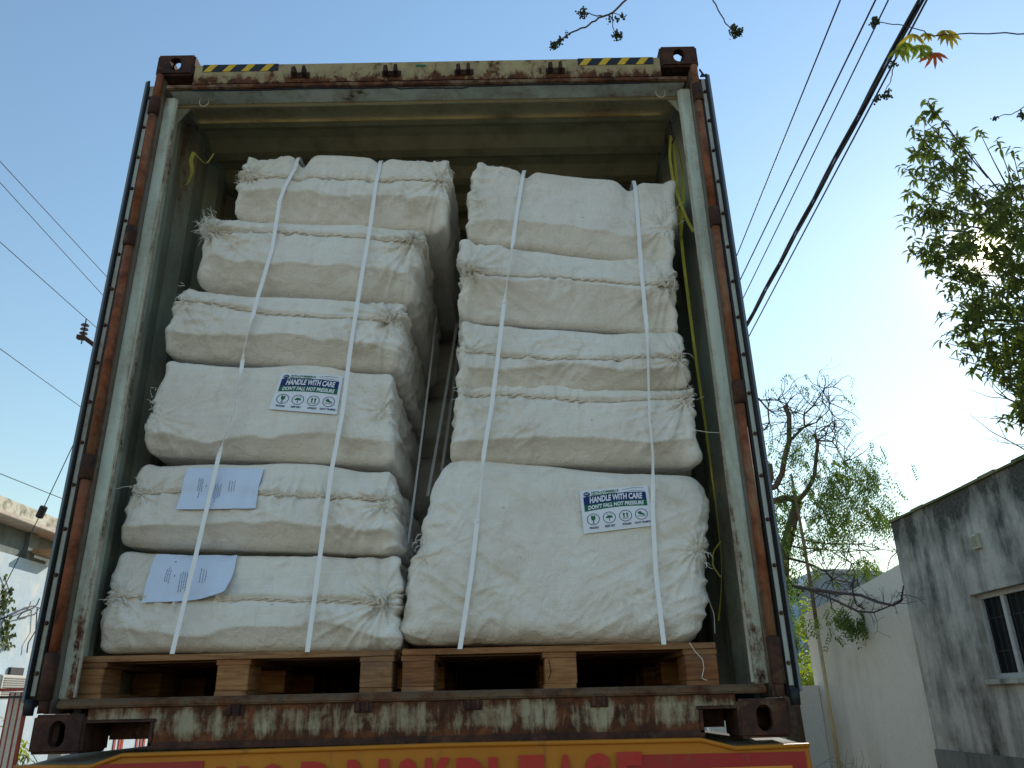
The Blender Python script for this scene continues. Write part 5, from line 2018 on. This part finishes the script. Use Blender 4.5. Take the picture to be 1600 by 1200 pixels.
def strap(pix, label, top_back=.6, twist=(), wd=.0165, slack=.004, ztop=None):
    W_ = []
    for (x, y) in pix:
        p = at(x, y, .14)
        for _ in range(3):
            yy = hf(p[0], p[2], 2)
            p = at(x, y, min(yy, .3) - .003 if yy < 5 else .14)
        W_.append(p)
    W_ = sorted(W_, key=lambda p: p[2])
    zs = np.array([p[2] for p in W_])
    xs_ = np.array([p[0] for p in W_])
    N = 150
    Z_ = np.linspace(zs[0], zs[-1], N)
    X_ = np.interp(Z_, zs, xs_)
    Yr = np.array([min(hf(x + d, z, 1) for d in (-.006, 0, .006)) for x, z in zip(X_, Z_)])
    ok = np.nonzero(Yr < 5)[0]
    N = int(ok[-1]) + 1
    Z_, X_, Yr = Z_[:N], X_[:N], Yr[:N]
    Yr = np.where(Yr > 5, .25, Yr)
    Yr[0] = min(.098, Yr[0])
    Yr[:4] = np.minimum(Yr[:4], .1)
    hp = lower_hull([(float(z), float(y)) for z, y in zip(Z_, Yr)])
    Yh = np.interp(Z_, [h_[0] for h_ in hp], [h_[1] for h_ in hp])
    # a soft strap: mostly taut but sinking a little into the bales
    Ys = Yh * .95 + np.minimum(np.convolve(np.pad(Yr, 4, 'edge'), np.ones(9) / 9, 'valid'), Yr) * .05 - .002
    Ys = np.minimum(Ys, Yr - .0012)
    P_ = [np.array([x, y, z]) for x, y, z in zip(X_, Ys, Z_)]
    # tuck under the pallet's top board
    P_ = [P_[0] + (0, .09, -.005), P_[0] + (0, .012, -.006), P_[0] + (0, -.001, -.001)] + P_
    ph = [0.0] * 3
    for z in Z_:
        a = 0
        for (za, zb2, an) in twist:
            m_ = (za + zb2) / 2
            hwid = (zb2 - za) / 2
            t_ = max(0, 1 - abs(z - m_) / hwid)
            a += R(an) * (1 - (1 - min(1, t_ * 2.2)) ** 2)
        ph.append(a)
    # over the top of the stack
    last = P_[-1]
    for k in range(1, 9):
        P_.append(np.array([last[0] + .01 * k / 8, last[1] + .012 + top_back * k / 8, last[2] + .018 * math.sin(min(1, k / 3) * 1.57) + .004]))
        ph.append(0)
    V = []
    n_ = len(P_)
    for i, p in enumerate(P_):
        tg = P_[min(i + 1, n_ - 1)] - P_[max(i - 1, 0)]
        tg = tg / np.linalg.norm(tg)
        sx_ = np.array([1.0, 0, 0])
        sx_ = sx_ - tg * sx_.dot(tg)
        sx_ /= np.linalg.norm(sx_)
        nn = np.cross(tg, sx_)
        if nn[1] > 0 and abs(nn[1]) > .3: nn = -nn
        c_, s_2 = math.cos(ph[i]), math.sin(ph[i])
        a = sx_ * c_ + nn * s_2
        b = np.cross(tg, a)
        lift = nn * (wd / 2 * abs(s_2))
        for (da, db) in ((-1, 0), (1, 0), (1, 1), (-1, 1)):
            V.append(p + lift + a * wd / 2 * da + b * .0009 * db)
    F = []
    for i in range(n_ - 1):
        o = i * 4
        for k in range(4):
            k2 = (k + 1) % 4
            F.append((o + k, o + k2, o + 4 + k2, o + 4 + k))
    F += [(3, 2, 1, 0), ((n_ - 1) * 4, (n_ - 1) * 4 + 1, (n_ - 1) * 4 + 2, (n_ - 1) * 4 + 3)]
    q = MB()
    q.raw(V, F)
    o = q.build('packing_strap', M_STRAP, None, False)
    return tag(o, label, 'strap', 'white packing straps')


strap([(474, 225), (462, 262), (440, 320), (425, 390), (405, 470), (388, 555), (368, 650), (350, 720), (325, 800), (308, 900), (283, 1023)],
      'left strap over the left stack, running between the paper sheets', twist=((1.03, 1.38, 80), (1.42, 1.62, 60)))
strap([(597, 225), (592, 268), (580, 360), (566, 460), (550, 565), (536, 650), (522, 740), (508, 850), (488, 1020)], 'right strap over the left stack, just right of its label')
strap([(825, 225), (820, 262), (808, 330), (799, 400), (788, 480), (778, 560), (768, 640), (757, 715), (748, 800), (736, 900), (722, 1017)],
      'left strap over the right stack, crossing the big bale left of its middle', twist=((1.66, 1.96, 72), (.74, 1.0, 60)))
strap([(988, 235), (991, 272), (998, 360), (1002, 430), (1007, 520), (1010, 590), (1013, 660), (1015, 720), (1019, 800), (1024, 900), (1031, 1009)],
      'right strap over the right stack, passing the edge of the big bale label', twist=((.80, 1.60, 70),))


def ribbon(P_, wd, a_dir, th=.0009, twist=0.0, name='packing_strap', mat=M_STRAP, parent=None):
    V, F = [], []
    n_ = len(P_)
    for i, p in enumerate(P_):
        p = np.array(p)
        tg = np.array(P_[min(i + 1, n_ - 1)]) - np.array(P_[max(i - 1, 0)])
        tg = tg / np.linalg.norm(tg)
        a = np.array(a_dir, float)
        a = a - tg * a.dot(tg)
        a /= np.linalg.norm(a)
        b = np.cross(tg, a)
        an = twist * i / n_
        a, b = a * math.cos(an) + b * math.sin(an), -a * math.sin(an) + b * math.cos(an)
        for (da, db) in ((-1, 0), (1, 0), (1, 1), (-1, 1)):
            V.append(p + a * wd / 2 * da + b * th * db)
    for i in range(n_ - 1):
        o = i * 4
        for k in range(4):
            k2 = (k + 1) % 4
            F.append((o + k, o + k2, o + 4 + k2, o + 4 + k))
    F += [(3, 2, 1, 0), tuple((n_ - 1) * 4 + k for k in range(4))]
    q = MB()
    q.raw(V, F)
    return q.build(name, mat, parent, False)


def lin(a, b, n=14, bow=(0, 0, 0)):
    a, b = np.array(a), np.array(b)
    return [a + (b - a) * i / n + np.array(bow) * math.sin(math.pi * i / n) for i in range(n + 1)]


# straps seen in the gap between the two stacks
for (p0, y0, p1, y1, wd, lab) in (((636, 860), .42, (686, 455), .95, .011, 'leftmost thin strap in the gap between the stacks'),
                                  ((668, 775), .75, (716, 490), 1.15, .016, 'middle strap in the gap, leaning right towards the top'),
                                  ((690, 735), .95, (722, 490), 1.32, .016, 'rightmost greyish strap deep in the gap between the stacks')):
    o = ribbon(lin(at(*p0, y0), at(*p1, y1), 16, (.004, 0, 0)), wd, (1, -.5, 0))
    tag(o, lab, 'strap', 'white packing straps')

# yellow webbing hanging inside the right wall, with loops at the top
yt = empty('lashing_webbing', tuple(at(1055, 215, .22)), 'long yellow lashing webbing hanging inside the right wall', 'webbing')
def pth(l, Y, dY=0): return [at(x, y, Y + dY * i) for i, (x, y) in enumerate(l)]
def dense(L, k=5):
    out = []
    for i in range(len(L) - 1):
        for j in range(k):
            out.append(L[i] + (L[i + 1] - L[i]) * j / k)
    out.append(L[-1])
    a = np.array(out)
    for _ in range(2): a[1:-1] = (a[:-2] + a[1:-1] * 2 + a[2:]) / 4
    return list(a)
ribbon(dense(pth([(1052, 218), (1056, 262), (1060, 315), (1066, 390), (1077, 480), (1090, 580), (1102, 660), (1112, 740), (1121, 810), (1128, 880), (1127, 935), (1123, 970)], .24)), .014, (1, .2, 0), name='webbing_strip', mat=M_YSTRAP, parent=yt, twist=2.5)
ribbon(dense(pth([(1048, 212), (1046, 245), (1052, 285), (1064, 320), (1074, 345), (1084, 362)], .20)), .013, (1, .4, 0), name='webbing_loop', mat=M_YSTRAP, parent=yt, twist=1.0)
ribbon(dense(pth([(1058, 225), (1066, 262), (1068, 300), (1066, 340), (1064, 370)], .22)), .014, (.6, 1, 0), name='webbing_loop', mat=M_YSTRAP, parent=yt, twist=2.0)
ribbon(dense(pth([(1126, 846), (1114, 862), (1113, 884), (1126, 902)], .24)), .006, (1, .4, 0), name='webbing_loop', mat=M_YSTRAP, parent=yt)
q = MB()
q.tube(pth([(1046, 190), (1050, 205), (1054, 216), (1050, 224)], .20), .005, 6)
q.build('hook', M_RUST, yt, True)
yl = empty('lashing_webbing', tuple(at(303, 250, .5)), 'short end of yellow webbing looped on the left wall', 'webbing')
ribbon(dense(pth([(303, 238), (298, 250), (301, 268), (294, 286), (288, 290)], .22)), .018, (1, .6, 0), name='webbing_strip', mat=M_YSTRAP, parent=yl, twist=1.6)
ribbon(dense(pth([(304, 240), (322, 258), (334, 240)], .25)), .006, (1, .6, 0), name='webbing_loop', mat=M_YSTRAP, parent=yl)
# white wire rings at both top corners
for (x, y, lab) in ((1032, 144, 'white wire ring hanging at the top right inside the doorway'), (319, 158, 'white wire ring hanging at the top left inside the doorway')):
    c = at(x, y, .06)
    q = MB()
    q.tube([c + RT * .021 * math.cos(a) + np.array([0, 0, 1]) * .030 * math.sin(a) for a in np.linspace(0, 6.283, 24)], .0016, 5)
    tag(q.build('wire_ring', M_THREAD, None, True), lab, 'wire')
# loose strings hanging on and beside the bales
for pts_, Y, lab in (([(1104, 925), (1110, 945), (1116, 960), (1117, 990)], .2, 'loose white string hanging beside the big right bale'),
                     ([(1077, 1004), (1086, 1018), (1098, 1030), (1100, 1045), (1096, 1060), (1105, 1063)], .088, 'loose white string over the corner block of the right pallet'),
                     ([(1048, 365), (1058, 352), (1070, 344)], .19, 'loose white thread from the top right bale'),
                     ([(1085, 672), (1110, 676), (1140, 676)], .12, 'thin white thread stretched to the right post')):
    q = MB()
    q.tube(dense(pth(pts_, Y)), .0014, 5)
    tag(q.build('loose_string', M_THREAD, None, True), lab, 'string')
